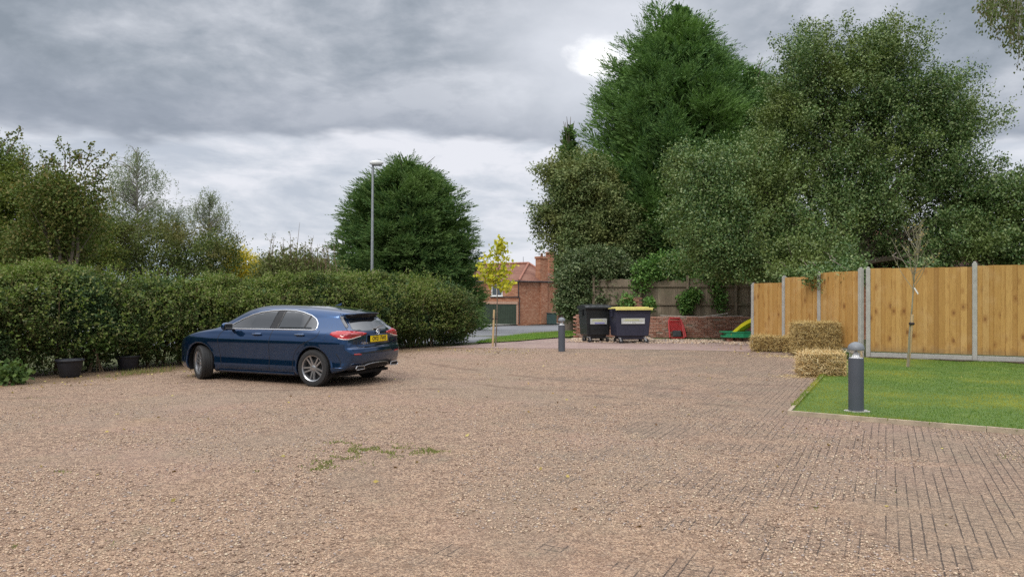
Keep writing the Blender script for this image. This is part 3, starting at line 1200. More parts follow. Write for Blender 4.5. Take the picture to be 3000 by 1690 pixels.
# chimneys
ch = MB()
ang = math.atan2(B0.y - C0.y, B0.x - C0.x)
p = Vector(((1587 - 1500) / F * 74, 74.0, 0))
ch.box((p.x, p.y, (HC + (HZ - 757) / F * 74 + EV - .6) / 2), (.95, .8, HC + (HZ - 757) / F * 74 - EV + .6), rotz(ang))
ch.box((p.x, p.y, HC + (HZ - 755) / F * 74), (1.1, .95, .22), rotz(ang))
ch.box((p.x + .1, p.y - .25, (GZ7 + EV) / 2), (.85, .5, EV - GZ7), rotz(ang))
c1 = ch.make('chimney', M['hbrick'], ct)
MB().lathe([(.0, .35), (.12, .34), (.14, 0)], (p.x, p.y, HC + (HZ - 752) / F * 74), 10).make('chimney_pot', M['tiles'], c1)
p2 = Vector(((1611 - 1500) / F * 80, 80.0, 0))
ch = MB()
zt = HC + (HZ - 742) / F * 80
ch.box((p2.x, p2.y, (zt + EV) / 2), (.62, .62, zt - EV), rotz(ang))
ch.box((p2.x, p2.y, zt + .05), (.74, .74, .14), rotz(ang))
c2 = ch.make('chimney', M['hbrick'], ct)
# window and doors on the left wall
RA = rotz(math.atan2(dAC.y, dAC.x))


def on_wall(px, z, off=.0):
    """point of the left cottage wall seen under photo column px"""
    k = (px - 1500) / F
    t = (k * A0.y - A0.x) / (dAC.x - k * dAC.y)
    p = A0 + dAC * t
    nn_ = Vector((dAC.y, -dAC.x, 0))
    return Vector((p.x, p.y, z)) + nn_ * off


M_white = plain('white_paint', (.80, .80, .78), .5, var=.04)
wz0, wz1 = HC + (HZ - 866) / F * 72.3, HC + (HZ - 833) / F * 72.3
wc = on_wall(1457, (wz0 + wz1) / 2, .04)
w, h = 1.12, wz1 - wz0
m = MB()
for dx_ in (-w / 2, 0, w / 2):
    m.box(wc + RA @ Vector((dx_, 0, 0)), (.09, .09, h + .08), RA)
for dz_ in (-h / 2, h / 2):
    m.box(wc + Vector((0, 0, dz_)), (w + .08, .09, .09), RA)
m.box(wc + RA @ Vector((0, -.05, -h / 2 - .06)), (w + .25, .16, .06), RA)
wf = m.make('window', M_white, ct)
MB().box(wc + RA @ Vector((0, .02, 0)), (w - .05, .04, h - .05), RA).make('pane', M['glass'], wf)
M_green = plain('green_door_paint', (.022, .038, .022), .6, var=.25, scale=2)
m = MB()
gd0, gd1 = on_wall(1383, 0, .05), on_wall(1513, 0, .05)
gh = HC + (HZ - 891) / F * 72.5
nb = 26
for i in range(nb):
    p = gd0 + (gd1 - gd0) * ((i + .5) / nb)
    m.box((p.x, p.y, (gh + GZ7) / 2), ((gd1 - gd0).length / nb - .012, .06, gh - GZ7), RA)
m.make('garage_door', M_green, ct)
m = MB()
p = (gd0 + gd1) / 2
m.box((p.x, p.y - .01, gh + .14), ((gd1 - gd0).length + .4, .14, .26), RA)
m.box((gd1.x + .12, gd1.y - .01, (gh + GZ7) / 2), (.16, .14, gh - GZ7), RA)
m.make('door_frame', plain('buff_lintel', (.40, .25, .18), .8, var=.1), ct)
# aerials
for (px, py0, py1, Y, lab) in ((1373, 700, 775, 60, 'thin television aerial rising behind the shaped conifer'), (1533, 752, 775, 77.5, 'short thin mast on the cottage roof ridge')):
    t, bt = at(px, py0, Y), at(px, py1, Y)
    m = MB()
    if Y == 60:
        bt.z = 2.4
    m.tube([t, bt], .03, 5)
    if Y == 60:
        q = at(px, 723, Y)
        m.tube([q - Vector((.3, 0, 0)), q + Vector((.95, .2, 0))], .025, 5)
        for k in range(6):
            c = q + Vector((.0 + .17 * k, .03 * k, 0))
            m.tube([c - Vector((0, .3, 0)), c + Vector((0, .3, 0))], .012, 4)
    o = m.make('tv_aerial' if Y == 60 else 'roof_mast', M_steel)
    tag(o, lab, 'aerial')


def simple_house(name, lab, x0, x1, y0, y1, zb, ze, zr, roofmat, wallmat, chim=None, hip=0.0):
    r = thing(name, ((x0 + x1) / 2, y0, zb), lab, 'house')
    MB().box(((x0 + x1) / 2, (y0 + y1) / 2, (zb + ze) / 2), (x1 - x0, y1 - y0, ze - zb)).make('wall', wallmat, r)
    ym = (y0 + y1) / 2
    o_ = .35
    a, b, c, d = Vector((x0 - o_, y0 - o_, ze)), Vector((x1 + o_, y0 - o_, ze)), Vector((x1 + o_, y1 + o_, ze)), Vector((x0 - o_, y1 + o_, ze))
    e, f = Vector((x0 - o_ + hip, ym, zr)), Vector((x1 + o_ - hip, ym, zr))
    ro = quad_mesh('roof', [[a, b, f, e], [c, d, e, f], [b, c, f], [d, a, e], [d, c, b, a]], roofmat, r)
    if chim:
        m = MB()
        m.box((chim, ym, (ze + zr + 1.2) / 2), (.7, .6, zr + 1.2 - ze))
        m.box((chim, ym, zr + 1.2), (.82, .72, .12))
        m.make('chimney', M['hbrick'], ro)
    for k in range(2):
        xx = x0 + (x1 - x0) * (.3 + .4 * k)
        m = MB()
        zc = (zb + ze) / 2 + .2
        m.box((xx, y0 - .02, zc), (1.3, .1, 1.1))
        w_ = m.make('window', M_white, r)
        m = MB()
        for s in (-.3, .3):
            m.box((xx + s, y0 - .075, zc), (.52, .02, .96))
        m.make('pane', M['glass'], w_)
    return r


M['grey_tiles'] = plain('brown_concrete_tiles', (.17, .145, .12), .9, var=.25, scale=3, bump=.5, bscale=20)
simple_house('bungalow', 'low bungalow with plain brown tiled roof showing over the hedge', at(742, 0, 52).x, at(930, 0, 52).x, 50, 58, gz(52) - .2, 2.75, at(0, 757, 54).z, M['grey_tiles'], M['hbrick'], hip=.2)
simple_house('red_roofed_house', 'red brick house with red tiled roof, glimpsed through the holly tree', at(2330, 0, 46).x, at(2660, 0, 46).x, 44, 52, 0, 3.5, at(0, 672, 48).z, M['tiles'], M['hbrick'], chim=at(2360, 0, 48).x)
simple_house('garden_outbuilding', 'long low outbuilding with dark red tiled roof just above the new fence', at(2440, 0, 28).x, at(3080, 0, 28).x, 26.8, 31, 0, 2.25, at(0, 752, 28.9).z, M['tiles'], M['hbrick'])

# far side of the street: fence, utility box
fr = thing('boarded_fence', (6.5, 76, GZ7), 'low dark brown boarded fence across the road, right of the cottage', 'fence')
m = MB()
for i in range(34):
    m.box((5.0 + i * .155, 76.2 + i * .09, GZ7 + .62), (.15, .03, 1.25), rotz(.5))
m.make('board_panel', plain('dark_fence_stain', (.085, .055, .045), .85, var=.3), fr)
bx = thing('utility_box', (4.0, 73.0, GZ7), 'dark green utility cabinet against the corner of the cottage', 'cabinet')
c = at(1616, 936, 73)
m = MB()
m.box((c.x, 73, GZ7 + .52), (.98, .5, 1.04), bev=.03)
m.make('cabinet_body', plain('dark_green_metal', (.03, .06, .055), .5, var=.15), bx)
MB().box((c.x, 73, GZ7 + 1.09), (1.08, .6, .08), bev=.02).make('lid', plain('dark_lid', (.02, .03, .03), .5), bx)

# ------------------------------------------------------------------ street lamp
LY = 31.0
lx = (1089.5 - 1500) / F * LY
sl = thing('street_lamp', (lx, LY, gz(LY)), 'tall slim galvanised street lamp rising behind the hedge in front of the dark conifer', 'street lamp')
zt = at(0, 484, LY).z
m = MB()
m.tube([(lx, LY, gz(LY)), (lx, LY, 1.5)], .085, 12)
m.make('base_column', M_steel, sl, True)
m = MB()
m.tube([(lx, LY, 1.5), (lx + .04, LY, zt)], [.062, .045], 12)
m.tube([(lx + .04, LY, zt - .03), (lx + .20, LY - .1, zt + .06)], [.04, .035], 8)
m.make('pole', M_steel, sl, True)
m = MB()
prof = []
for k in range(11):
    a = math.pi * k / 10
    prof.append((.0 + .115 * math.sin(a), -.30 * math.cos(a)))
Mx = Matrix.Rotation(R(90), 3, 'Y') @ Matrix.Identity(3)
m.lathe(prof, (lx + .21, LY - .1, zt + .07), 16, Mx)
hd_ = m.make('lamp_head', plain('lamp_grey', (.62, .63, .64), .4, var=.05), sl, True)
MB().box((lx + .24, LY - .1, zt - .035), (.36, .15, .03), bev=.01).make('lens', plain('lamp_lens', (.10, .10, .11), .2), hd_)

# ================================================================== VEGETATION
def hz_(px, py, Y):
    return at(px, py, Y)


def blob_px(px, py, rx, ry, Y, ry_depth=None):
    k = Y / F
    c = at(px, py, Y)
    return (np.array(c), np.array([rx * k, (ry_depth if ry_depth else (rx + ry) / 2 * k * .85), ry * k]))


def blob_points(blobs, n, shell=.30, lump=.30, keep_in=.12, fs=1.0):
    """points near the lumpy surface of a union of ellipsoids"""
    w = np.array([(b[1][0] * b[1][1] + b[1][0] * b[1][2] + b[1][1] * b[1][2]) for b in blobs])
    w = w / w.sum()
    P, O = [], []
    for (c, r), ww in zip(blobs, w):
        k = int(n * ww * 1.6)
        d = rdir(k)
        nz = vnoise(d * 2.2 + c * .37 + 50, 1.3 * fs) + .5 * vnoise(d * 5 + c * .7 + 80, 1.5 * fs)
        rad = (1 - shell * RNG.random(k) ** 1.4) * (1 + lump * (nz - .75))
        p = c + d * r * rad[:, None]
        ok = np.ones(k, bool)
        for (c2, r2) in blobs:
            if c2 is c:
                continue
            q = np.linalg.norm((p - c2) / r2, axis=1)
            ok &= (q > .72) | (RNG.random(k) < keep_in)
        P.append(p[ok])
        O.append(unit(d[ok] / r))
    P, O = np.concatenate(P), np.concatenate(O)
    idx = RNG.permutation(len(P))[:n]
    return P[idx], O[idx]


def clumpy(blobs, n_sub, sub_r, k, shell=.3, lump=.3, keep=.1, flat=.65, fan=0.0, fan_up=.6):
    """leafy boughs: small rounded clumps set over the crown, fuller on top"""
    P, O = blob_points(blobs, n_sub, shell, lump, keep)
    n = len(P)
    d = rdir(n * k)
    d[:, 2] = np.where(d[:, 2] < 0, d[:, 2] * .55, d[:, 2])
    d = unit(d)
    r = sub_r * (.6 + .8 * RNG.random(n))
    rr = np.repeat(r, k)[:, None] * (.7 + .35 * RNG.random((n * k, 1)))
    Q = np.repeat(P, k, 0)
    if fan:
        # each bough is a fan: wide at its foot, tapering to leafy tips that stand out of the crown
        A = unit(O * .8 + np.array([0, 0, fan_up]) + rdir(n) * .35)
        L_ = fan * (.55 + .8 * RNG.random(n))
        u = RNG.random(n * k) ** .8
        Q = Q + np.repeat(A * L_[:, None], k, 0) * (u - .55)[:, None]
        rr = rr * (1.15 - .95 * u)[:, None]
    Q = Q + d * rr * np.array([1, 1, flat])
    return Q, unit(d + np.repeat(O, k, 0) * .5)


def clump_leaves(P, O, per, spread, L, W, up=.25, out=.5, zmin=-9, droop=0.0, fold=.15):
    """leaves gathered round twig tips"""
    n = len(P)
    k = per
    C = np.repeat(P, k, 0) + RNG.normal(0, 1, (n * k, 3)) * spread
    D = unit(np.repeat(O, k, 0) * out + rdir(n * k) * .9 + np.array([0, 0, up - droop]))
    ll = L * (.6 + .8 * RNG.random(n * k))
    ok = C[:, 2] > zmin
    # blades face outward and up more often than not
    N = unit(np.repeat(O, k, 0) * .5 + np.array([0, 0, .6]) + rdir(n * k) * .8)
    return leaves(C[ok], D[ok], ll[ok], (ll * W / L)[ok], fold, N[ok])


def sprigs(P, O, length, per, L, W, up=.4, arc=.1):
    """short twigs set with leaves, standing out of the outline"""
    n = len(P)
    d = unit(O * .8 + rdir(n) * .45 + np.array([0, 0, up]))
    ln = length * (.4 + .9 * RNG.random(n))
    t = np.tile((np.arange(per) + .5) / per, n)
    C = np.repeat(P, per, 0) + np.repeat(d * ln[:, None], per, 0) * t[:, None]
    C[:, 2] -= arc * t * t * np.repeat(ln, per)
    D = unit(np.repeat(d, per, 0) * .7 + rdir(n * per))
    ll = L * (.6 + .7 * RNG.random(n * per))
    return leaves(C, D, ll, ll * W / L)


def limbs(m, base, tops, r0, bend=.25, twigs=0, tw_len=.8, blobs=None):
    base = Vector(base)
    for t in tops:
        t = Vector(t)
        mid = base.lerp(t, .5) + Vector((random.uniform(-1, 1), random.uniform(-1, 1), 0)) * bend
        mid.z = base.z + (t.z - base.z) * random.uniform(.45, .6)
        pts, rr = [], []
        for k in range(8):
            s = k / 7
            p = base.lerp(mid, s).lerp(mid.lerp(t, s), s)
            pts.append(p + Vector((random.uniform(-1, 1), random.uniform(-1, 1), random.uniform(-1, 1))) * .03)
            rr.append(r0 * (1 - s) ** .8 + .012)
        m.tube(pts, rr, 6)
        for _ in range(twigs):
            s = random.randint(3, 7)
            p = pts[s]
            dd = Vector((random.uniform(-1, 1), random.uniform(-1, 1), random.uniform(.0, 1.2))).normalized() * tw_len * random.uniform(.6, 1.3)
            q = p + dd * .5 + Vector((0, 0, .08))
            m.tube([p, q, p + dd + Vector((0, 0, .15))], [max(rr[s] * .5, .012), .012, .005], 5, False)


def broadleaf(name, lab, blobs, trunk_base, r_tr, mat, n, per, spread, L, W, bark=None, cat='tree', n_sprig=0, sp_len=.6, group=None, twigs=3, shell=.35, lump=.35, zmin=.05, keep=.12, fill=.25, up=.25, droop=0.0, fork=.25, limb_r=.35, sub_r=.5, k=9, fan=.9, fan_up=.5):
    root = thing(name, trunk_base, lab, cat, group)
    P, O = clumpy(blobs, max(n // k, 12), sub_r, k, shell, lump, keep, fan=fan, fan_up=fan_up)
    ch = [clump_leaves(P, O, per, spread, L, W, up, .5, zmin, droop)]
    # a thinner fill through the inside of the crown
    P2, O2 = blob_points([(c, r * .62) for c, r in blobs], int(n * fill), .9, lump, 1)
    ch.append(clump_leaves(P2, O2, max(per // 2, 3), spread * 1.6, L * 1.25, W * 1.25, up, .5, zmin))
    if n_sprig:
        Ps, Os = blob_points(blobs, n_sprig, .08, lump, 0)
        ch.append(sprigs(Ps, Os, sp_len, 9, L, W))
    leafmesh('crown', ch, mat, root)
    m = MB()
    b = Vector(trunk_base)
    top = Vector(np.mean([c for c, r in blobs], 0))
    fk = b.lerp(top, fork)
    fk.x = b.x + (top.x - b.x) * .12
    fk.y = b.y
    m.tube([b - Vector((0, 0, .1)), b.lerp(fk, .5) + Vector((.03, 0, 0)), fk], [r_tr * 1.2, r_tr, r_tr * .85], 10)
    limbs(m, fk, [c for c, r in blobs], r_tr * limb_r * 1.6, .3, twigs, min(1.2, float(np.mean([r[0] for c, r in blobs]))))
    m.make('trunk', bark or M_bark, root, True)
    return root


# ---- hedge -----------------------------------------------------------------
M_hedge = leafmat('hedge_leaf', ((.040, .070, .018), (.062, .105, .026), (.088, .135, .034), (.12, .165, .045), (.17, .19, .065), (.12, .10, .045)), .2, .5, (.065, .115, .045), .9, gain=.98)
M_hedge_y = leafmat('hedge_new_leaf', ((.11, .17, .035), (.16, .225, .05), (.21, .26, .075), (.24, .24, .10)), .3, .5, gain=1.02)
h0, h1, h2 = Vector((-13.2, 9.2, 0)), Vector((-7.35, 16.95, 0)), Vector((-1.85, 23.6, 0))
hroot = thing('clipped_hedge', (-7.25, 17.2, 0), 'long bushy green hedge along the left side of the yard, ending at the street', 'hedge')
NH = 62000


def hedge_frame(s):
    """s 0..1 along the hedge -> base point, outward normal (towards the yard), height"""
    s = np.asarray(s)
    k = .45
    a, b, c = (np.array(v)[:2] for v in (h0, h1, h2))
    P = np.where((s < k)[:, None], a + (b - a) * (s / k)[:, None], b + (c - b) * ((s - k) / (1 - k))[:, None])
    t = unit(np.c_[np.where((s < k)[:, None], (b - a)[None], (c - b)[None]), np.zeros(len(s))])
    nrm = np.c_[t[:, 1], -t[:, 0], np.zeros(len(s))]
    px = 1500 + F * P[:, 0] / P[:, 1]
    ht = np.interp(px, [-400, 0, 60, 150, 230, 330, 430, 520, 650, 800, 960, 1100, 1240, 1330, 1400],
                   [2.25, 2.22, 2.30, 2.42, 2.50, 2.38, 2.20, 2.22, 2.16, 2.18, 2.26, 2.40, 2.40, 2.26, 2.02])
    return P, nrm, ht - .33, t


TH = 1.7
s = RNG.random(NH)
P, nr, ht, tg = hedge_frame(s)
# unroll the section: front face (0..1), top (1..1.6), back, far end cap
face = RNG.random(NH)
q = face * 2.6
fz = np.clip(q / 1.35, 0, 1)
onface = q < 1.35
topk = np.clip((q - 1.35) / 1.25, 0, 1)
X = np.zeros((NH, 3))
bulge = .20 * np.sin(np.pi * fz) - .05
depth_f = -bulge
corner = .35
x_in = np.where(onface, depth_f + np.where(fz > .8, ((fz - .8) / .2) ** 2 * corner * .8, 0) - .10 * (fz < .15) * -1, corner * .8 + topk * (TH - corner))
zz = np.where(onface, fz * (ht - .05), ht + .08 * np.sin(topk * 3.1))
W0 = np.c_[P, np.zeros(NH)] - nr * x_in[:, None]
W0[:, 2] = zz
lum = (vnoise(W0 + 20, .55) - .5) * .22 + (vnoise(W0 + 60, 1.5) - .5) * .26 + (vnoise(W0 + 90, 3.6) - .5) * .34
outn = np.where(onface[:, None], nr, np.array([0, 0, 1.0])[None])
dep = RNG.random(NH) ** 1.3 * .40
C = W0 + outn * (lum - dep)[:, None]
low_gap = onface & (C[:, 2] < .42) & (RNG.random(NH) < .5)
hole = (vnoise(W0 + 130, 1.7) < .30) & onface & (RNG.random(NH) < .8)
ok = (C[:, 2] > .06) & ~low_gap & ~hole
C, on, nr2 = C[ok], outn[ok], nr[ok]
chunks_a, chunks_b = [], []
yel = (vnoise(C + 5, .8) * .5 + C[:, 2] / 3.2 + RNG.normal(0, .10, len(C))) > .80
for msk, tgt in ((~yel, chunks_a), (yel, chunks_b)):
    tgt.append(clump_leaves(C[msk], on[msk], 7, .05, .046, .031, .15, .55, .03))
# inner leaves fill the body
si = RNG.random(9000)
Pi, ni, hi_, ti = hedge_frame(si)
Ci = np.c_[Pi, np.zeros(9000)] - ni * (.25 + RNG.random(9000) * (TH - .4))[:, None]
Ci[:, 2] = .25 + RNG.random(9000) ** .8 * (hi_ - .4)
chunks_a.append(clump_leaves(Ci, rdir(9000), 4, .16, .14, .10, .1, .3, .1))
# rounded end by the street
endc = [(np.array([-2.05, 24.2, .95]), np.array([.95, 1.1, .95])), (np.array([-2.5, 24.2, 1.3]), np.array([.95, 1.1, .70]))]
Pe, Oe = blob_points(endc, 2600, .3, .25, .1)
chunks_a.append(clump_leaves(Pe, Oe, 9, .07, .062, .042, .15, .5, .06))
# shoots standing up out of the top
ns = 900
ss = RNG.random(ns)
Ps, ns_, hs, _ = hedge_frame(ss)
S0 = np.c_[Ps, hs] - ns_ * (RNG.random(ns) * TH * .9)[:, None]
keep = vnoise(S0 + 33, 1.3) > .48
S0 = S0[keep]
chunks_b.append(sprigs(S0, np.tile([0, 0, 1.0], (len(S0), 1)), .36, 9, .06, .036, .6))
f = RNG.random(1500)
Pf, nf, hf, _ = hedge_frame(f)
S1 = np.c_[Pf, hf * (.25 + .7 * RNG.random(1500))] + nf * .22
chunks_b.append(sprigs(S1[:1500], nf, .22, 6, .06, .038, .5))
leafmesh('foliage', chunks_a, M_hedge, hroot)
leafmesh('new_growth', chunks_b, M_hedge_y, hroot)
m = MB()
for i in range(150):
    s_ = random.random()
    p, n_, h_, _ = hedge_frame(np.array([s_]))
    b = Vector((p[0][0], p[0][1], -.05)) - Vector(n_[0]) * random.uniform(.25, 1.3)
    lean = Vector((random.uniform(-.5, .5), random.uniform(-.5, .5), 0))
    t = b + lean + Vector((0, 0, h_[0] * random.uniform(.6, .95)))
    md = b.lerp(t, .5) + Vector((random.uniform(-.1, .1), random.uniform(-.1, .1), 0))
    m.tube([b, md, t], [random.uniform(.02, .045), .02, .006], 5, False)
m.make('stems', M_twig, hroot)

th = thing('tall_hedge', (-16.5, 3.0, 0), 'tall dark hedge carrying on along the yard past the left edge of the view', 'hedge')
bl = [(np.array([-14.6 - .55 * k, 8.2 - 2.1 * k, 1.5]), np.array([1.5, 1.6, 1.75 + .3 * (k % 2)])) for k in range(8)]
P, O = blob_points(bl, 5200, .35, .25)
leafmesh('foliage', [clump_leaves(P, O, 5, .16, .16, .11, .2, .5, .05)], M_hedge, th)
m = MB()
for k in range(16):
    x_, y_ = -14.6 - .27 * k, 8.2 - 1.05 * k
    m.tube([(x_, y_, -.05), (x_ + .1, y_, 1.2), (x_ - .1, y_ + .2, 2.4)], [.06, .04, .01], 5, False)
m.make('stems', M_twig, th)

# ---- bramble and nettles in front of the hedge foot ------------------------------------
M_bramble = leafmat('bramble_leaf', ((.05, .095, .025), (.075, .13, .03), (.11, .16, .045)), .25, .5, gain=1.1)
for (px, py, rx, ry, Y, lab) in ((30, 1098, 38, 18, 13.3, 'low bright green bramble clump at the left foot of the hedge'),
                                 (285, 1005, 28, 15, 15.3, 'fresh green elder spray growing from the hedge between the two black tubs')):
    bl = [blob_px(px, py, rx, ry, Y, .2)]
    P, O = blob_points(bl, 70, .5, .4)
    r = thing('bramble_clump', (bl[0][0][0], bl[0][0][1], 0), lab, 'plant')
    leafmesh('foliage', [clump_leaves(P, O, 7, .08, .085, .06, .3, .5, .03)], M_bramble, r)
    m = MB()
    for k in range(7):
        t = Vector(P[k * 9])
        m.tube([(bl[0][0][0] + random.uniform(-.1, .1), bl[0][0][1] + .1, 0), Vector((bl[0][0][0], bl[0][0][1], t.z * .6)), t], [.012, .009, .004], 4, False)
    m.make('stems', M_twig, r)


# ---- conifers ---------------------------------------------------------------
def conifer(name, lab, base, prof, mat, n, lean=(0, 0), plume=1.0, up_top=1.1, up_low=.15, per=26, leaf=.26, lw=.045, squash=1.0, cat='tree', spires=0, group=None, rag=.10, slim=.38):
    """prof: list of (z, radius) from the ground up; plumes of scale leaves swept outward and up"""
    root = thing(name, base, lab, cat, group)
    zs = np.array([p[0] for p in prof], float)
    rs = np.array([p[1] for p in prof], float)
    rs = np.maximum(rs - slim * plume * np.clip((zs - zs[0]) / (zs[-1] - zs[0]) * 1.4, .2, 1), .04)
    # sample height by lateral area
    zz = np.linspace(zs[0], zs[-1], 400)
    rr = np.interp(zz, zs, rs) + .25
    cdf = np.cumsum(rr)
    cdf /= cdf[-1]
    chunks = []
    base_ = np.array(base)
    # boughs: lumpy masses of plumes over the cone, each fuller on top than below
    nb = n // 11
    z = np.interp(RNG.random(nb), cdf, zz)
    a = RNG.random(nb) * 2 * np.pi
    rad = np.interp(z, zs, rs)
    dirh = np.c_[np.cos(a), np.sin(a) * squash, np.zeros(nb)]
    q = np.c_[np.cos(a) * 2.0, np.sin(a) * 2.0, z * .5]
    lum = vnoise(q + 30 + base[0], 1.0) * .6 + vnoise(q * 2.2 + 7, 1.0) * .4
    hf = (z - zs[0]) / (zs[-1] - zs[0])
    upf = up_low + (up_top - up_low) * hf ** 1.3
    ax = unit(dirh + np.c_[np.zeros((nb, 2)), upf])
    size = plume * (.95 - .45 * hf) * (.65 + .7 * RNG.random(nb))
    rad = np.maximum(rad * (1 + .38 * (lum - .52)) - size * .55, 0) + RNG.normal(0, .12, nb)
    Cb = base_ + dirh * rad[:, None] + np.c_[lean[0] * hf, lean[1] * hf, z]
    if spires:
        # secondary leaders: cones of boughs standing out from the main cone with shade between them
        own = RNG.integers(0, spires, nb)
        use = RNG.random(nb) < .72
        za = np.interp((np.arange(spires) + RNG.random(spires)) / spires, cdf, zz) if True else 0
        aa = (np.arange(spires) * 2.399) % (2 * np.pi) + RNG.normal(0, .2, spires)
        zt_ = np.minimum(za + 1.6 * plume, zs[-1] - .4)
        hs_ = (zt_ - zs[0]) / (zs[-1] - zs[0])
        Hs = plume * (3.0 - 1.2 * hs_) * (.8 + .5 * RNG.random(spires))
        t_ = RNG.random(nb) ** .6                        # 0 tip, 1 foot
        th = RNG.random(nb) * 2 * np.pi
        rs_ = t_ * Hs[own] * .36
        zc = zt_[own] - t_ * Hs[own]
        rc_ = np.interp(zc, zs, rs) * .86
        rc_ = np.minimum(rc_, np.interp(zt_[own], zs, rs) + .35 * t_ * Hs[own])
        cx_ = np.cos(aa[own]) * rc_ + np.cos(th) * rs_
        cy_ = np.sin(aa[own]) * rc_ * squash + np.sin(th) * rs_
        Cs = base_ + np.c_[cx_, cy_, np.maximum(zc, .3)]
        axs = unit(np.c_[np.cos(th) * .8 + np.cos(aa[own]) * .5, np.sin(th) * .8 + np.sin(aa[own]) * .5, up_low + .35 + .5 * (1 - t_)])
        Cb = np.where(use[:, None], Cs, Cb)
        ax = np.where(use[:, None], axs, ax)
        size = np.where(use, size * (.45 + .35 * t_), size)
    for lay, cnt_per in ((0, 11), (1, 4)):
        cnt = nb * cnt_per
        B = np.repeat(np.arange(nb), cnt_per)
        d = rdir(cnt)
        # outward half of each bough
        dot = (d * ax[B]).sum(1)
        d = np.where((dot < -.1)[:, None], -d, d)
        d[:, 2] = np.where(d[:, 2] < 0, d[:, 2] * .5, d[:, 2])
        s_ = size[B][:, None]
        if lay:
            P = Cb[B] - ax[B] * s_ * (.3 + 1.2 * RNG.random((cnt, 1))) + d * s_ * .4
        else:
            P = Cb[B] + d * s_ * np.array([.62, .62, .42]) + ax[B] * s_ * (.5 * RNG.random((cnt, 1)) - .1)
        D = unit(ax[B] * .9 + d * .55 + rdir(cnt) * .22)
        ln = plume * (.42 + .42 * RNG.random(cnt)) * (1.5 if lay else 1)
        if lay == 0:
            ln = np.where(RNG.random(cnt) < rag, ln * 1.9, ln)
        P = P - D * (ln * .4)[:, None]
        sub = per if lay == 0 else max(per // 2, 6)
        t = np.tile((np.arange(sub) + .3) / sub, cnt)
        Dn = np.repeat(D, sub, 0)
        Ln = np.repeat(ln, sub)
        side = unit(np.cross(D, rdir(cnt) * .5 + np.array([0, 0, 1.0])))
        Sn = np.repeat(side, sub, 0) * np.tile(np.where(np.arange(sub) % 2 == 0, 1, -1), cnt)[:, None]
        C = np.repeat(P, sub, 0) + Dn * (Ln * t)[:, None] + Sn * (Ln * .10 * (1 - t))[:, None]
        C[:, 2] -= .20 * Ln * t ** 2 * (1 - np.repeat(hf[B], sub))
        LD = unit(Dn * 1.0 + Sn * (.75 * (1 - t) + .15)[:, None] + rdir(cnt * sub) * .25)
        ll = leaf * (1.1 - .5 * t) * (.7 + .6 * RNG.random(cnt * sub)) * (1.9 if lay else 1)
        okk = C[:, 2] > base[2] + .05
        chunks.append(leaves(C[okk], LD[okk], ll[okk], lw * (3.0 if lay else 1) * np.ones(okk.sum()), .05))
    # dense inner growth that closes the crown
    nc = int(n * 1.3)
    z = np.interp(RNG.random(nc), cdf, zz)
    a = RNG.random(nc) * 2 * np.pi
    rad = np.interp(z, zs, rs) * (.25 + .5 * RNG.random(nc))
    P = base_ + np.c_[np.cos(a) * rad, np.sin(a) * rad * squash, z * .97]
    chunks.append(leaves(P, unit(np.c_[np.cos(a), np.sin(a), RNG.random(nc)] + rdir(nc) * .6), .55 * plume, .30 * plume * np.ones(nc), .05))
    leafmesh('crown', chunks, mat, root)
    m = MB()
    b = Vector(base)
    H = zs[-1]
    m.tube([b - Vector((0, 0, .2)), b + Vector((lean[0] * .5, lean[1] * .5, H * .5)), b + Vector((lean[0], lean[1], H * .96))], [.32, .2, .03], 10)
    for k in range(46):
        zf = random.uniform(.08, .9)
        z = zs[0] + (H - zs[0]) * zf
        a = random.random() * 6.28
        r_ = float(np.interp(z, zs, rs)) * .8
        p = b + Vector((lean[0] * zf, lean[1] * zf, z))
        m.tube([p, p + Vector((math.cos(a) * r_ * .5, math.sin(a) * r_ * .5, .1 + zf * .6)), p + Vector((math.cos(a) * r_, math.sin(a) * r_, .3 + zf * 1.2))], [.06, .035, .01], 5, False)
    m.make('trunk', M_bark, root, True)
    return root


M_con = leafmat('conifer_scale', ((.034, .068, .026), (.050, .098, .032), (.070, .130, .040), (.095, .155, .050)), .16, .55, (.085, .145, .040), .33, .3, gain=1.8)
M_con2 = leafmat('dark_conifer_scale', ((.030, .065, .022), (.045, .09, .028), (.068, .110, .038), (.10, .15, .045)), .15, .55, (.085, .13, .04), .4, .3, gain=1.75)


def prof_px(pts, cx, Y, zbase=0):
    """(row, half width in px) list from bottom to top -> (z, r)"""
    return [(max(HC + (HZ - y) / F * Y - zbase, .05), r / F * Y) for y, r in pts]


bz = gz(36)
cb = at(1990, 0, 36)
conifer('leyland_cypress', 'tallest tree, a broad feathery bright green conifer behind the bins', (cb.x, 36, bz),
        prof_px([(960, 180), (850, 245), (740, 266), (600, 272), (480, 268), (400, 258), (330, 240), (250, 208), (200, 186), (150, 160), (100, 118), (60, 76), (35, 42), (8, 8)], 0, 36, bz),
        M_con, 14500, lean=(-.85, 0), plume=1.05, per=14, leaf=.20, lw=.035, up_top=1.3, up_low=.1, spires=48, rag=.13)
cb = at(2200, 0, 37.5)
conifer('leyland_cypress', 'second feathery conifer, half hidden between the tallest conifer and the holly', (cb.x, 37.5, bz),
        prof_px([(950, 110), (700, 150), (500, 150), (400, 140), (320, 118), (260, 92), (215, 50), (185, 8)], 0, 37.5, bz), M_con, 4600, plume=1.1, per=14, leaf=.20, lw=.035, up_top=1.3, spires=12)
cb = at(1668, 0, 38)
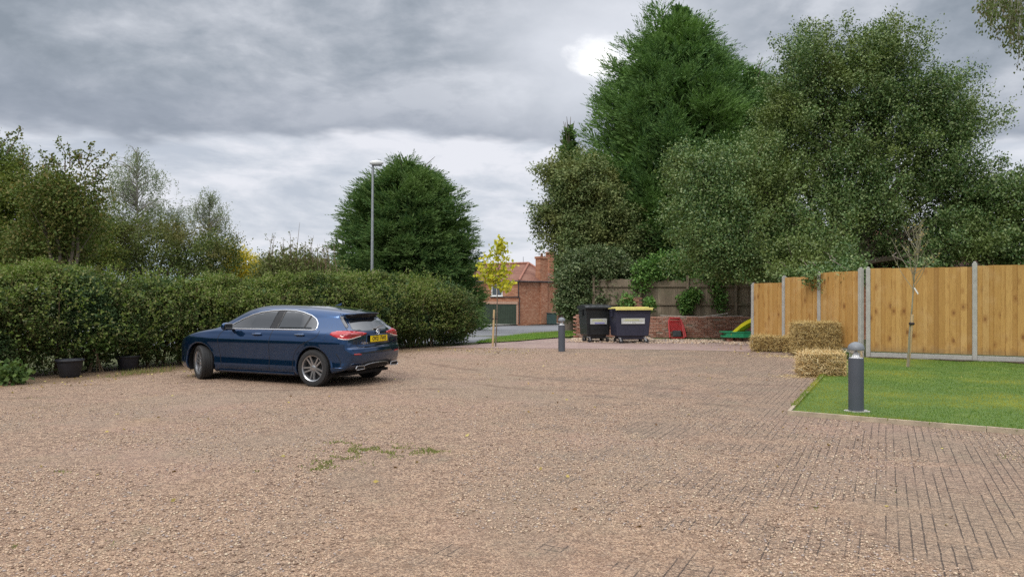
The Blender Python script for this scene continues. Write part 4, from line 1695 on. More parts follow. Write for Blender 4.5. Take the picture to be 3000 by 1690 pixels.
conifer('narrow_conifer', 'slender conifer tip poking up left of the tallest conifer', (cb.x, 38, gz(38)),
        prof_px([(900, 20), (760, 36), (640, 50), (560, 56), (480, 50), (430, 36), (395, 22), (358, 5)], 0, 38, gz(38)), M_con2, 1300, plume=.7, up_top=1.6, up_low=.5, per=13, leaf=.18, lw=.035)
cb = at(1190, 0, 43)
conifer('rounded_conifer', 'big dark rounded conifer behind the hedge, right beside the street lamp', (cb.x, 43, gz(43)),
        prof_px([(960, 205), (820, 206), (740, 200), (680, 192), (620, 178), (570, 160), (540, 128), (512, 96), (494, 68), (480, 42), (468, 12)], 0, 43, gz(43)),
        M_con2, 10500, plume=.9, up_top=.7, up_low=-.05, per=13, leaf=.20, lw=.038, spires=44, rag=.09, slim=.12)

# ---- trees right of the drive ---------------------------------------------------
M_elm = leafmat('elm_leaf', ((.055, .080, .032), (.080, .112, .042), (.105, .140, .052), (.145, .165, .07)), .2, .5, (.12, .13, .045), .8, gain=1.75)
Y = 33
broadleaf('shaggy_ash_tree', 'shaggy olive-green broadleaf tree in front of the left side of the tallest conifer',
          [blob_px(*b) for b in ((1695, 515, 68, 60, Y), (1622, 505, 32, 36, Y), (1668, 590, 48, 80, Y), (1600, 625, 22, 50, Y), (1750, 600, 90, 80, Y), (1690, 690, 80, 70, Y), (1790, 680, 80, 70, Y), (1840, 720, 55, 55, Y), (1745, 745, 70, 50, Y))],
          (at(1730, 0, Y).x, Y + .3, gz(Y)), .22, M_elm, 6500, 10, .13, .105, .065, n_sprig=420, sp_len=.7, droop=.35, keep=.1, sub_r=.5, k=24, fan=1.3, fan_up=-.1)
M_laurel = leafmat('laurel_leaf', ((.040, .060, .025), (.055, .085, .032), (.08, .115, .045), (.13, .15, .075)), .12, .35, None, .8, .6, gain=1.6)
Y = 30.6
broadleaf('ivy_covered_bush', 'dark rounded ivy-clad bush between the cottage and the old fence, above the black bin',
          [blob_px(*b) for b in ((1732, 805, 88, 62, Y), (1690, 850, 40, 55, Y), (1705, 880, 62, 62, Y), (1770, 870, 75, 70, Y), (1800, 810, 62, 55, Y), (1760, 775, 70, 42, Y))],
          (at(1735, 0, Y).x, Y, gz(Y)), .12, M_laurel, 5600, 10, .10, .09, .06, cat='bush', n_sprig=260, sp_len=.35, keep=.06, shell=.3, sub_r=.4, k=20, fan=.5)
M_ivy = leafmat('ivy_leaf', ((.045, .10, .025), (.07, .15, .035), (.10, .19, .045), (.15, .24, .07)), .25, .45)
ivies = (((1905, 790, 58, 26, 29.4), (1960, 768, 60, 30, 29.4), (1880, 825, 26, 40, 29.4), (2010, 775, 40, 30, 29.5), (2070, 802, 46, 22, 29.3), (2135, 818, 40, 18, 29.2), 'leafy green ivy heaped along the top of the old fence'),
         ((2012, 880, 24, 20, 29.2), (2028, 868, 20, 16, 29.2), (2008, 902, 12, 12, 29.2), 'small bright ivy clump hanging halfway up the old fence, above the red lattice cart'),
         ((2098, 850, 18, 50, 29.2), (2110, 890, 14, 30, 29.2), (2090, 810, 22, 30, 29.3), 'narrow curtain of ivy trailing down the right part of the old fence'),
         ((1840, 886, 13, 20, 28.7), (1903, 893, 8, 13, 28.6), 'ragged ivy either side of the brick stub behind the bins'))
for iv in ivies:
    bl = [blob_px(*b, .28) for b in iv[:-1]]
    P, O = blob_points(bl, 100 * len(bl), .6, .5)
    r = thing('ivy', (bl[0][0][0], bl[0][0][1], 0), iv[-1], 'ivy', None)
    leafmesh('foliage', [clump_leaves(P, O, 8, .09, .10, .075, .1, .5, .05)], M_ivy, r)
    m = MB()
    for b_ in bl:
        for k in range(4):
            c = Vector(b_[0])
            m.tube([(c.x + random.uniform(-.2, .2), 29.55 if c.y > 29 else 28.9, 0.0), (c.x, c.y + .15, c.z * .5), c + Vector((random.uniform(-.2, .2), 0, .1))], [.02, .015, .006], 5, False)
    m.make('stems', M_twig, r)

# ---- holly tree ------------------------------------------------------------------
M_holly = leafmat('holly_leaf', ((.030, .062, .020), (.048, .092, .026), (.072, .122, .036), (.100, .150, .048), (.145, .18, .075)), .16, .35, (.10, .13, .035), .5, .8, gain=1.65)
Y = 27.0
hb = [(2440, 195, 145, 80, Y), (2595, 190, 80, 80, Y), (2350, 175, 58, 68, Y), (2335, 260, 75, 90, Y), (2590, 145, 50, 50, Y), (2330, 340, 90, 80, Y), (2500, 310, 120, 55, Y), (2640, 290, 110, 75, Y), (2740, 300, 85, 62, Y), (2700, 360, 120, 80, Y), (2800, 350, 72, 60, Y),
      (2520, 430, 170, 110, Y), (2330, 470, 150, 120, Y), (2190, 520, 125, 80, Y - 1), (2060, 540, 85, 85, Y - 1.5), (2020, 480, 40, 38, Y - 1.5), (2700, 480, 130, 90, Y), (2800, 520, 72, 70, Y), (2830, 600, 70, 60, Y),
      (2450, 570, 150, 90, Y - .5), (2270, 620, 140, 110, Y - 1), (2110, 650, 120, 110, Y - 2), (2060, 740, 70, 80, Y - 2), (2180, 760, 110, 70, Y - 2), (2310, 730, 120, 70, Y - 2), (2600, 610, 110, 60, Y), (2760, 650, 100, 80, Y),
      (2420, 700, 70, 60, Y - 1.5), (2400, 780, 95, 38, Y - 3), (2300, 795, 60, 24, Y - 3.5), (2820, 720, 90, 60, Y - 1), (2600, 730, 120, 50, Y + .8), (2500, 700, 80, 60, Y + .8), (2700, 745, 90, 36, Y)]
hroot_ = broadleaf('holly_tree', 'largest broadleaf tree, a spreading dark glossy holly rising behind the new fence',
                   [blob_px(*b, 1.3 if b[4] < Y - .9 else 1.7) for b in hb], (at(2480, 0, Y).x, Y, 0), .26, M_holly, 25000, 10, .12, .085, .05,
                   n_sprig=700, sp_len=.75, keep=.25, lump=.42, shell=.45, sub_r=.6, k=34, fan=1.5, fan_up=.55, fill=.4, twigs=5, zmin=2.0, fork=.45, up=.35, limb_r=.28)
for (px, py, rx, ry, Yq) in ():
    pass
bl = [blob_px(*b) for b in ((2440, 815, 80, 24, 20.6), (2330, 812, 42, 16, 22.2), (2500, 800, 30, 18, 19.6), (2710, 790, 42, 22, 19.2), (2480, 790, 60, 26, 21.0), (2390, 805, 50, 20, 21.6))]
P, O = blob_points(bl, 1700, .7, .4)
leafmesh('overhanging_sprays', [clump_leaves(P, O, 8, .09, .085, .05, -.1, .4), sprigs(P[:90], O[:90], .4, 8, .09, .05, -.3)], M_holly, hroot_)
m = MB()
for b_, y0 in zip(bl, (23.2, 24.2, 22.5, 22.5, 23.0, 23.5)):
    c = Vector(b_[0])
    m.tube([(c.x * y0 / c.y * .98, y0 + 1.2, c.z + .7), (c.x, (c.y + y0) / 2, c.z + .45), c], [.02, .015, .006], 5, False)
m.make('overhanging_branches', M_bark, hroot_)

broadleaf('dark_garden_shrub', 'dark mixed shrubs at the right edge, behind the golden fence', [blob_px(*b, 1.0) for b in ((2930, 590, 60, 60, 26), (3000, 560, 60, 50, 26), (2960, 670, 90, 70, 26), (3060, 640, 90, 100, 26), (2890, 720, 70, 50, 26), (3000, 740, 90, 45, 26))],
          (at(2970, 0, 26).x, 26, 0), .14, M_holly, 3000, 10, .12, .095, .055, cat='bush', n_sprig=300, sp_len=.6)

# ---- birch hanging in at the top right ----------------------------------------------
M_birch_r = leafmat('birch_leaf_rusty', ((.07, .09, .03), (.09, .11, .04), (.09, .13, .04), (.12, .11, .06)), .3, .6)
Yb = 15.0
bt = thing('weeping_birch', (at(3330, 0, Yb).x, Yb, 0), 'weeping birch whose fine rusty-green branches hang into the top right corner', 'tree')
m = MB()
tx = at(3330, 0, Yb).x
m.tube([(tx, Yb, -.1), (tx + .1, Yb, 4), (tx - .1, Yb, 9), (tx, Yb, 13)], [.2, .16, .1, .03], 10)
strands, cl_ = [], []
for k in range(175):
    u = random.random()
    # outer boughs run in from the right, strands hang off them
    px = 2865 + (3200 - 2865) * random.random() ** .8
    top = random.uniform(-160, 60) if px > 2940 else random.uniform(-110, 12)
    ln = (110 + (px - 2865) * 1.0) * random.uniform(.35, 1.0)
    if 2900 < px < 2985:
        ln *= .85
    Yq = Yb + random.uniform(-1.0, 1.0)
    a = at(px, top, Yq)
    b = at(px + random.uniform(-16, 16), min(top + ln, 268), Yq)
    m.tube([a, a.lerp(b, .5) + Vector((.03, 0, 0)), b], [.007, .005, .003], 4, False)
    for j in range(int(16 + (a.z - b.z) * 26)):
        t = random.random()
        cl_.append(a.lerp(b, t) + Vector((random.gauss(0, .045), random.gauss(0, .05), random.gauss(0, .02))))
for k in range(16):
    a = Vector((tx, Yb, random.uniform(6.5, 9)))
    b = at(random.uniform(2880, 3180), random.uniform(-140, 30), Yb + random.uniform(-.8, .8))
    m.tube([a, a.lerp(b, .5) + Vector((0, 0, .5)), b], [.05, .03, .008], 5, False)
for px, py in ((2850, 22), (2868, 8), (2885, 30), (2905, 45)):
    a, b = at(2960, -10, Yb), at(px, py, Yb)
    m.tube([a, a.lerp(b, .5) + Vector((0, 0, .05)), b], [.008, .006, .003], 4, False)
    for j in range(36):
        cl_.append(a.lerp(b, random.random() ** .6) + Vector((random.gauss(0, .03), random.gauss(0, .04), random.gauss(-.03, .03))))
m.make('trunk', M_bark_pale, bt, True)
cl_ = np.array([tuple(v) for v in cl_])
leafmesh('crown', [leaves(cl_, unit(rdir(len(cl_)) * .7 + np.array([0, 0, -1])),   .074 * (.7 + .6 * RNG.random(len(cl_))), .044)], M_birch_r, bt)

# ---- trees beyond the hedge, left ---------------------------------------------------
M_olive = leafmat('hornbeam_leaf', ((.055, .072, .014), (.080, .100, .022), (.105, .115, .026), (.075, .115, .026), (.135, .135, .03)), .25, .6, (.065, .095, .022), .55, gain=1.7)
Y = 25
broadleaf('hornbeam', 'dense olive-brown tree at the far left edge, behind the hedge', [blob_px(*b) for b in ((-30, 530, 90, 80, Y), (32, 485, 34, 36, Y), (-60, 640, 160, 130, Y), (70, 580, 110, 95, Y), (60, 700, 130, 80, Y), (165, 640, 90, 85, Y), (-100, 460, 90, 70, Y), (60, 755, 180, 60, Y), (215, 735, 110, 60, Y))],
          (at(20, 0, Y).x, Y, 0), .2, M_olive, 7500, 10, .12, .08, .05, n_sprig=500, sp_len=.5, k=24, sub_r=.45, fan=1.2)
M_cherry = leafmat('cherry_leaf', ((.06, .085, .022), (.085, .12, .03), (.12, .135, .04), (.15, .125, .045)), .25, .55)
Y = 22
croot = broadleaf('cherry_tree', 'open cherry tree with sparse upright leafy shoots against the sky, left of the birch', [blob_px(*b) for b in ((215, 572, 75, 44, Y), (110, 560, 60, 28, Y), (225, 620, 75, 55, Y), (160, 590, 70, 50, Y), (180, 700, 120, 60, Y + .5), (90, 740, 100, 50, Y + .5))],
                  (at(190, 0, Y).x, Y, 0), .12, M_cherry, 1900, 9, .12, .09, .052, n_sprig=160, sp_len=.5, twigs=5)
m = MB()
sp = []
for (x0, y0, x1, y1) in ((20, 450, 62, 372), (-10, 440, 35, 385), (130, 520, 118, 435), (140, 500, 152, 455), (190, 500, 168, 405), (205, 490, 198, 415), (230, 470, 215, 440), (250, 480, 268, 415), (240, 500, 245, 440), (255, 490, 300, 445),
                         (270, 500, 335, 448), (280, 520, 325, 478), (250, 540, 320, 510), (70, 500, 75, 440), (215, 480, 230, 455), (180, 480, 150, 470), (260, 600, 300, 590), (270, 560, 330, 560)):
    a, b = at(x0, y0, Y), at(x1, y1, Y)
    md = a.lerp(b, .5) + Vector((random.uniform(-.08, .08), random.uniform(-.2, .2), random.uniform(-.05, .08)))
    m.tube([a, md, b], [.022, .013, .005], 5, False)
    for j in range(22):
        t = random.random() ** .7
        p = a.lerp(md, t).lerp(md.lerp(b, t), t)
        for _ in range(2):
            sp.append(p + Vector((random.gauss(0, .05), random.gauss(0, .05), random.gauss(0, .04))))
m.make('upper_branch', M_bark, croot, True)
sp = np.array([tuple(v) for v in sp])
leafmesh('upper_foliage', [leaves(sp, rdir(len(sp)), .105, .06)], M_cherry, croot)

M_silver = leafmat('birch_leaf', ((.12, .15, .09), (.17, .20, .12), (.22, .24, .16), (.13, .17, .10)), .35, .5)


def airy(name, lab, px, top, bot, half, Y, n, mat, droop=.6, leaf=.075, strand=.9, bark=None):
    """birch or willow: fine hanging or rising strands with small leaves, sky showing through"""
    base = Vector((at(px, 0, Y).x, Y, gz(Y)))
    r = thing(name, base, lab, 'tree')
    m = MB()
    zt, zb = at(0, top, Y).z, at(0, bot, Y).z
    m.tube([base, Vector((base.x + .05, Y, zb)), Vector((base.x, Y, (zb + zt) / 2)), Vector((base.x, Y, zt))], [.09, .06, .03, .008], 8)
    pts = []
    tips = []
    for k in range(max(14, n // 24)):
        f_ = random.random() ** .8
        w = half / F * Y * (1 - f_ ** 2.2) ** .5 * random.uniform(.45, 1.12)
        tips.append((f_, random.random() * 6.28, w * math.sqrt(random.uniform(.15, 1))))
    for k in range(n):
        f_, a, rr_ = random.choice(tips)
        f_ = min(max(f_ + random.gauss(0, .045), 0), 1)
        z = zb + (zt - zb) * f_
        a += random.gauss(0, .30)
        rr_ = max(rr_ + random.gauss(0, .18), 0)
        c = Vector((base.x + math.cos(a) * rr_, Y + math.sin(a) * rr_, z))
        st = Vector((base.x, Y, z - .5 * rr_))
        if random.random() < .35:
            m.tube([st, st.lerp(c, .6) + Vector((0, 0, .12)), c], [.018, .010, .004], 4, False)
        d = Vector((random.gauss(0, .25), random.gauss(0, .25), -droop if droop > 0 else .9)).normalized() * strand * random.uniform(.4, 1.1)
        for j in range(15):
            t = random.random()
            pts.append(c + d * t + Vector((random.gauss(0, .04), random.gauss(0, .04), random.gauss(0, .03))))
        if random.random() < .5:
            m.tube([c, c + d], [.005, .003], 3, False)
    m.make('trunk', bark or M_bark_pale, r, True)
    P = np.array([tuple(v) for v in pts])
    D = unit(rdir(len(P)) + np.array([0, 0, -.6 if droop > 0 else .6]))
    leafmesh('crown', [leaves(P, D, leaf * (.6 + .7 * RNG.random(len(P))), leaf * .55)], mat, r)
    return r


airy('silver_birch', 'tall airy silver birch, tallest of the fine-leaved trees behind the hedge', 402, 432, 770, 150, 30, 900, M_silver, .8, .070, .9)
airy('silver_willow', 'small silvery willow with upswept twigs, right of the tall birch', 615, 598, 800, 92, 30, 460, M_silver, -1, .062, .7)
airy('silver_willow', 'smallest silvery willow top, between the tall birch and its neighbour', 522, 618, 800, 46, 31, 220, M_silver, -1, .062, .6)
M_brown = leafmat('thicket_leaf', ((.052, .070, .022), (.075, .095, .030), (.10, .110, .036), (.075, .112, .032)), .22, .6, (.100, .088, .03), .6, gain=1.7)
Y = 27
broadleaf('thorn_thicket', 'brownish thicket of thorn trees filling the gap behind the hedge under the birch', [blob_px(*b) for b in ((300, 700, 100, 75, Y), (420, 745, 120, 70, Y), (520, 750, 100, 60, Y), (500, 705, 50, 32, Y), (610, 770, 90, 60, Y), (640, 730, 50, 40, Y), (260, 760, 120, 60, Y))],
          (at(430, 0, Y).x, Y, 0), .14, M_brown, 3500, 9, .12, .075, .045, n_sprig=900, sp_len=.7, twigs=5, k=22, sub_r=.4, fan=1.1)
M_yellow = leafmat('golden_leaf', ((.42, .34, .02), (.55, .42, .03), (.34, .30, .03), (.62, .50, .06)), .35, .6)
Y = 28
broadleaf('golden_shrub', 'bright yellow shrub showing above the hedge beside the bungalow roof', [blob_px(*b) for b in ((705, 788, 42, 34, Y), (690, 760, 18, 16, Y), (735, 800, 24, 22, Y))],
          (at(705, 0, Y).x, Y, 0), .06, M_yellow, 360, 10, .12, .085, .045, cat='bush', n_sprig=130, sp_len=.4)
M_scrub = leafmat('scrub_leaf', ((.075, .095, .03), (.11, .13, .045), (.15, .16, .06)), .25, .55)
Y = 24.5
broadleaf('green_scrub', 'low dome of grey-green scrub behind the middle of the hedge, in front of the bungalow', [blob_px(*b) for b in ((865, 805, 100, 42, Y), (800, 800, 50, 36, Y), (940, 815, 60, 34, Y), (880, 785, 60, 25, Y))],
          (at(870, 0, Y).x, Y, 0), .08, M_scrub, 1300, 9, .12, .075, .045, cat='bush', n_sprig=240, sp_len=.35)
# thin twiggy hawthorn rising from it
tw = thing('bare_hawthorn', (at(880, 0, 24).x, 24, 0), 'thin twiggy hawthorn shoots, almost leafless, standing above the hedge', 'bush')
m = MB()
sp = []
for k in range(30):
    px = random.uniform(785, 985)
    ht_ = {0: 655, 1: 690, 2: 715, 3: 735}[random.choice([1, 2, 2, 3, 3])]
    if k == 0:
        px, ht_ = 878, 652
    if k == 1:
        px, ht_ = 850, 680
    if k == 2:
        px, ht_ = 795, 702
    if k == 3:
        px, ht_ = 950, 700
    a = Vector((at(880, 0, 24).x + random.uniform(-.9, .9), 24 + random.uniform(-.4, .4), 0))
    c = at(px + random.uniform(-20, 20), 800, 24)
    b = at(px, ht_, 24)
    m.tube([a, c, c.lerp(b, .5) + Vector((random.uniform(-.05, .05), 0, 0)), b], [.02, .014, .01, .003], 4, False)
    for j in range(5):
        t = random.uniform(.2, .9)
        p = c.lerp(b, t)
        q = p + Vector((random.uniform(-.22, .22), random.uniform(-.1, .1), random.uniform(.08, .3)))
        m.tube([p, q], [.006, .003], 3, False)
        for _ in range(5):
            sp.append(p.lerp(q, random.random()) + Vector((random.gauss(0, .03), random.gauss(0, .03), random.gauss(0, .03))))
m.make('branches', M_twig, tw)
sp = np.array([tuple(v) for v in sp])
leafmesh('foliage', [leaves(sp, rdir(len(sp)), .06, .035)], M_scrub, tw)

# small garden plants far across the road and at the fence foot
M_lime = leafmat('lime_leaf', ((.12, .20, .04), (.17, .27, .06), (.10, .17, .04)), .3, .5)
broadleaf('lime_green_shrub', 'small lime green shrub behind the green cabinet by the cottage', [blob_px(1634, 898, 20, 18, 78, 1.0), blob_px(1646, 905, 16, 14, 78, 1.0)], (at(1636, 0, 78).x, 78, GZ7), .06, M_lime, 160, 8, .2, .16, .1, cat='bush', zmin=-9)
broadleaf('distant_garden_tree', 'dark garden tree beyond the boarded fence across the road', [blob_px(1690, 860, 60, 55, 84, 3), blob_px(1650, 800, 50, 60, 86, 3), blob_px(1740, 840, 60, 80, 84, 3)], (at(1690, 0, 84).x, 84, GZ7), .25, M_laurel, 900, 9, .4, .3, .2, zmin=-9)
bl = [blob_px(2476, 1047, 16, 9, 17.9, .16)]
P, O = blob_points(bl, 60, .6, .4)
r = thing('weed_clump', (bl[0][0][0], bl[0][0][1], 0), 'small dark green weed clump at the fence foot behind the front straw bale', 'plant')
leafmesh('foliage', [clump_leaves(P, O, 7, .04, .06, .045, .3, .5, .01)], M_bramble, r)

# ---- saplings with stakes ------------------------------------------------------------
M_stake = plain('stake_timber', (.50, .36, .20), .8, var=.15, scale=8)
M_rubber = plain('rubber_tie', (.03, .02, .02), .8)
M_maple = leafmat('maple_leaf', ((.46, .42, .03), (.54, .49, .04), (.38, .40, .04), (.62, .54, .07), (.28, .33, .05)), .4, .55, gain=1.25)
sb = ground(1452, 1016)
st = thing('yellow_maple_sapling', sb, 'young maple with yellow-green leaves, staked, at the end of the hedge', 'tree')
m = MB()
Ys = sb.y
tp_ = at(1462, 700, Ys)
m.tube([sb, at(1456, 930, Ys), at(1457, 850, Ys), at(1460, 760, Ys), tp_], [.022, .018, .015, .010, .003], 8)
brs = []
for (x0, y0, x1, y1) in ((1457, 830, 1408, 772), (1457, 830, 1400, 800), (1458, 820, 1500, 778), (1458, 835, 1505, 830), (1458, 800, 1425, 745), (1459, 790, 1490, 750), (1460, 760, 1445, 722), (1460, 760, 1478, 715), (1457, 840, 1430, 812), (1457, 835, 1485, 838), (1458, 810, 1412, 785), (1458, 812, 1480, 795), (1461, 740, 1470, 700), (1457, 825, 1435, 775)):
    a, b = at(x0, y0, Ys), at(x1, y1, Ys) + Vector((0, random.uniform(-.4, .4), 0))
    md = a.lerp(b, .5) + Vector((0, 0, .05))
    m.tube([a, md, b], [.010, .007, .003], 5, False)
    brs.append((a, b))
m.make('trunk', M_bark, st, True)
pts = []
for a, b in brs:
    for j in range(58):
        t = random.random() ** .65
        pts.append(tuple(a.lerp(b, t) + Vector((random.gauss(0, .085), random.gauss(0, .09), random.gauss(-.02, .07)))))
pts += [tuple(tp_ + Vector((random.gauss(0, .05), random.gauss(0, .05), random.gauss(-.12, .12)))) for j in range(60)]
P = np.array(pts)
leafmesh('crown', [leaves(P, unit(rdir(len(P)) + np.array([0, 0, -.5])), .115 * (.6 + .7 * RNG.random(len(P))), .10)], M_maple, st)
k1 = thing('tree_stake', (sb.x - .07, Ys - .04, 0), 'round timber stake tied to the yellow maple sapling', 'stake')
m = MB()
zt = at(0, 907, Ys).z
m.tube([(sb.x - .09, Ys - .05, -.05), (sb.x - .045, Ys - .04, zt)], [.034, .032], 10)
m.make('stake_post', M_stake, k1, True)
m = MB()
m.tube([(sb.x - .10, Ys - .08, zt - .28), (sb.x + .07, Ys + .02, zt - .28)], .022, 6)
m.make('tie', M_rubber, k1)

sb = ground(2658, 1080)
Ys = sb.y
st = thing('bare_sapling', sb, 'nearly leafless young tree with fine upright twigs on the lawn', 'tree')
m = MB()
trk = [sb + Vector((.03, .03, 0)), at(2664, 980, Ys), at(2672, 900, Ys), at(2677, 830, Ys), at(2683, 750, Ys), at(2688, 690, Ys)]
m.tube(trk, [.022, .018, .015, .012, .008, .002], 8)
lf = []
for k in range(25):
    t = random.uniform(.0, 1)
    y0 = 850 - 150 * t
    x0 = 2675 + 14 * t
    a = at(x0, y0, Ys)
    sx = random.choice((-1, 1)) * random.uniform(14, 54) * (1.05 - .6 * t)
    b = at(x0 + sx, y0 - random.uniform(60, 120) * (1.05 - .5 * t), Ys) + Vector((0, random.uniform(-.45, .45), 0))
    md = a.lerp(b, .45) + Vector((sx * .0008, 0, -.03))
    m.tube([a, md, b], [.007, .0055, .0022], 5, False)
    for j in range(4):
        t2 = random.uniform(.3, .95)
        p = md.lerp(b, t2)
        q = p + Vector((random.uniform(-.14, .14), random.uniform(-.1, .1), random.uniform(.08, .22)))
        m.tube([p, q], [.0035, .002], 3, False)
        for _ in range(2):
            if random.random() < .45:
                lf.append(tuple(p.lerp(q, random.random())))
m.make('trunk', plain('sapling_bark', (.24, .22, .15), .8, var=.2), st, True)
P = np.array(lf)
leafmesh('leaves', [leaves(P, rdir(len(P)), .05, .03)], leafmat('fading_leaf', ((.30, .24, .10), (.22, .24, .08), (.34, .22, .10)), .3), st)
MB().box(at(2682, 852, Ys) + Vector((0, -.03, 0)), (.03, .004, .16), Matrix.Rotation(R(-32), 3, 'Y')).make('label_tag', M_white, st)
k2 = thing('tree_stake', (sb.x, Ys, 0), 'pale timber stake holding the bare sapling on the lawn', 'stake')
m = MB()
b_, t_ = ground(2660, 1078), at(2671, 922, Ys)
m.tube([b_ + Vector((-.02, -.03, 0)), t_ + Vector((0, -.03, 0))], [.036, .030], 10)
m.make('stake_post', M_stake, k2, True)
q = at(2669, 948, Ys)
MB().tube([q + Vector((-.05, -.03, 0)), q + Vector((.05, -.02, 0))], .03, 8).make('tie', M_rubber, k2)

# ================================================================== THE CAR
# car frame: x forward from the rear axle, y to the left, z up
CAR_H = R(155.4)
CAR_O = Vector((-3.16, 13.76, 0))
prof = [(-.52, .25), (-.70, .30), (-.775, .38), (-.815, .48), (-.825, .60), (-.80, .675), (-.765, .70), (-.755, .74), (-.752, .84), (-.755, .93), (-.735, .975), (-.68, 1.00),
        (-.60, 1.07), (-.50, 1.165), (-.425, 1.235), (-.42, 1.255), (-.54, 1.270), (-.555, 1.290), (-.40, 1.325), (-.1, 1.372), (.4, 1.418), (.9, 1.436), (1.3, 1.432), (1.6, 1.40), (1.85, 1.335), (2.15, 1.195), (2.42, 1.045), (2.55, .995),
        (2.8, .955), (3.05, .90), (3.3, .815), (3.45, .72), (3.54, .60), (3.56, .45), (3.54, .30), (3.46, .20), (3.0, .165), (1.4, .16), (.5, .165), (-.2, .20)]
KEEP = {15, 16, 17, 5, 6}


def chaikin(P, keep=(), it=2):
    P = [(np.array(p, float), (i in keep)) for i, p in enumerate(P)]
    for _ in range(it):
        Q = []
        n = len(P)
        for i in range(n):
            (a, ka), (b, kb) = P[i], P[(i + 1) % n]
            Q.append((a, True) if ka else (a * .75 + b * .25, False))
            if not kb:
                Q.append((a * .25 + b * .75, False))
        P = Q
    return np.array([p for p, k in P])


PR = chaikin(prof, KEEP, 3)


def poly_sdf(poly, X, Z):
    A, B = poly, np.roll(poly, -1, 0)
    d2 = np.full(X.shape, 1e9)
    sgn = np.zeros(X.shape, bool)
    for (ax, az_), (bx, bz_) in zip(A, B):
        ex, ez = bx - ax, bz_ - az_
        t = np.clip(((X - ax) * ex + (Z - az_) * ez) / (ex * ex + ez * ez + 1e-12), 0, 1)
        d2 = np.minimum(d2, (X - ax - t * ex) ** 2 + (Z - az_ - t * ez) ** 2)
        c = (az_ > Z) != (bz_ > Z)
        with np.errstate(divide='ignore', invalid='ignore'):
            xi = ex * (Z - az_) / (ez if abs(ez) > 1e-12 else 1e-12) + ax
        sgn ^= c & (X < xi)
    d = np.sqrt(d2)
    return np.where(sgn, -d, d)


SX = np.linspace(-1.4, 4.2, 560)
SZ = np.linspace(-.1, 1.8, 190)
SG = poly_sdf(PR, *np.meshgrid(SX, SZ, indexing='ij'))


def side_f(x, z):
    i = np.clip((x - SX[0]) / (SX[1] - SX[0]), 0, len(SX) - 1.001)
    j = np.clip((z - SZ[0]) / (SZ[1] - SZ[0]), 0, len(SZ) - 1.001)
    i0, j0 = i.astype(int), j.astype(int)
    fi, fj = i - i0, j - j0
    return SG[i0, j0] * (1 - fi) * (1 - fj) + SG[i0 + 1, j0] * fi * (1 - fj) + SG[i0, j0 + 1] * (1 - fi) * fj + SG[i0 + 1, j0 + 1] * fi * fj


_wx = np.linspace(-1, 3.8, 400)
_ww = np.interp(_wx, [-1, -.83, -.76, -.66, -.5, -.25, 0, .5, 1.3, 2.1, 2.6, 2.95, 3.15, 3.32, 3.45, 3.56, 3.8],
                [.60, .72, .775, .825, .862, .888, .898, .888, .884, .886, .894, .885, .855, .79, .70, .55, .3])
_ww = np.convolve(np.pad(_ww, 10, mode='edge'), np.ones(21) / 21, 'valid')
_oz = np.linspace(0, 1.6, 200)
_ow = np.interp(_oz, [0, .16, .22, .32, .45, .60, .74, .80, .86, .92, .97, 1.02, 1.1, 1.2, 1.3, 1.37, 1.45, 1.6],
                [.13, .09, .045, .012, .022, .012, -.004, -.002, .018, .040, .068, .100, .140, .190, .248, .292, .36, .55])
_ow = np.convolve(np.pad(_ow, 3, mode='edge'), np.ones(7) / 7, 'valid')


def Wf(x, z):
    t = np.clip((z - .95) / .25, 0, 1)
    tap = t * (np.clip(.35 - x, 0, 2) * .17 + np.clip(x - 1.5, 0, 2) * .07)
    return np.interp(x, _wx, _ww) - np.interp(z, _oz, _ow) - tap


def smax(a, b, k):
    h = np.clip(.5 + .5 * (a - b) / k, 0, 1)
    return a * h + b * (1 - h) + k * h * (1 - h)


WHX = (0.0, 2.729)
WR = .372


def Fcar(P, arches=True):
    x, y, z = P[:, 0], np.abs(P[:, 1]), P[:, 2]
    y2 = y * y
    rear = np.clip((.9 - x) / .9, 0, 1)
    front = np.clip((x - 1.2) / .9, 0, 1)
    xs = x - .135 * y2 * rear + .20 * y2 * front
    zs = z + .055 * y2 * np.clip((z - .85) / .3, 0, 1)
    # bonnet power dome, lower rear bumper lifts in the middle
    f1 = side_f(xs, zs)
    e = .01
    W = Wf(x, z)
    gx = (Wf(x + e, z) - W) / e
    gz_ = (Wf(x, z + e) - W) / e
    f2 = (y - W) / np.sqrt(1 + gx * gx + gz_ * gz_)
    k = .05 + .05 * np.clip((z - 1.1) / .2, 0, 1)
    f = smax(f1, f2, k)
    if arches:
        for wx in WHX:
            r = WR + (.006 if wx else 0)
            cyl = np.sqrt((x - wx) ** 2 + (z - .325) ** 2) - r
            cut = np.maximum(cyl, .56 - y)
            # flared lip
            lip = np.exp(-((cyl - .015) / .022) ** 2) * np.clip((y - .7) / .1, 0, 1) * .008
            f = f - lip
            f = np.maximum(f, -cut)
    return f


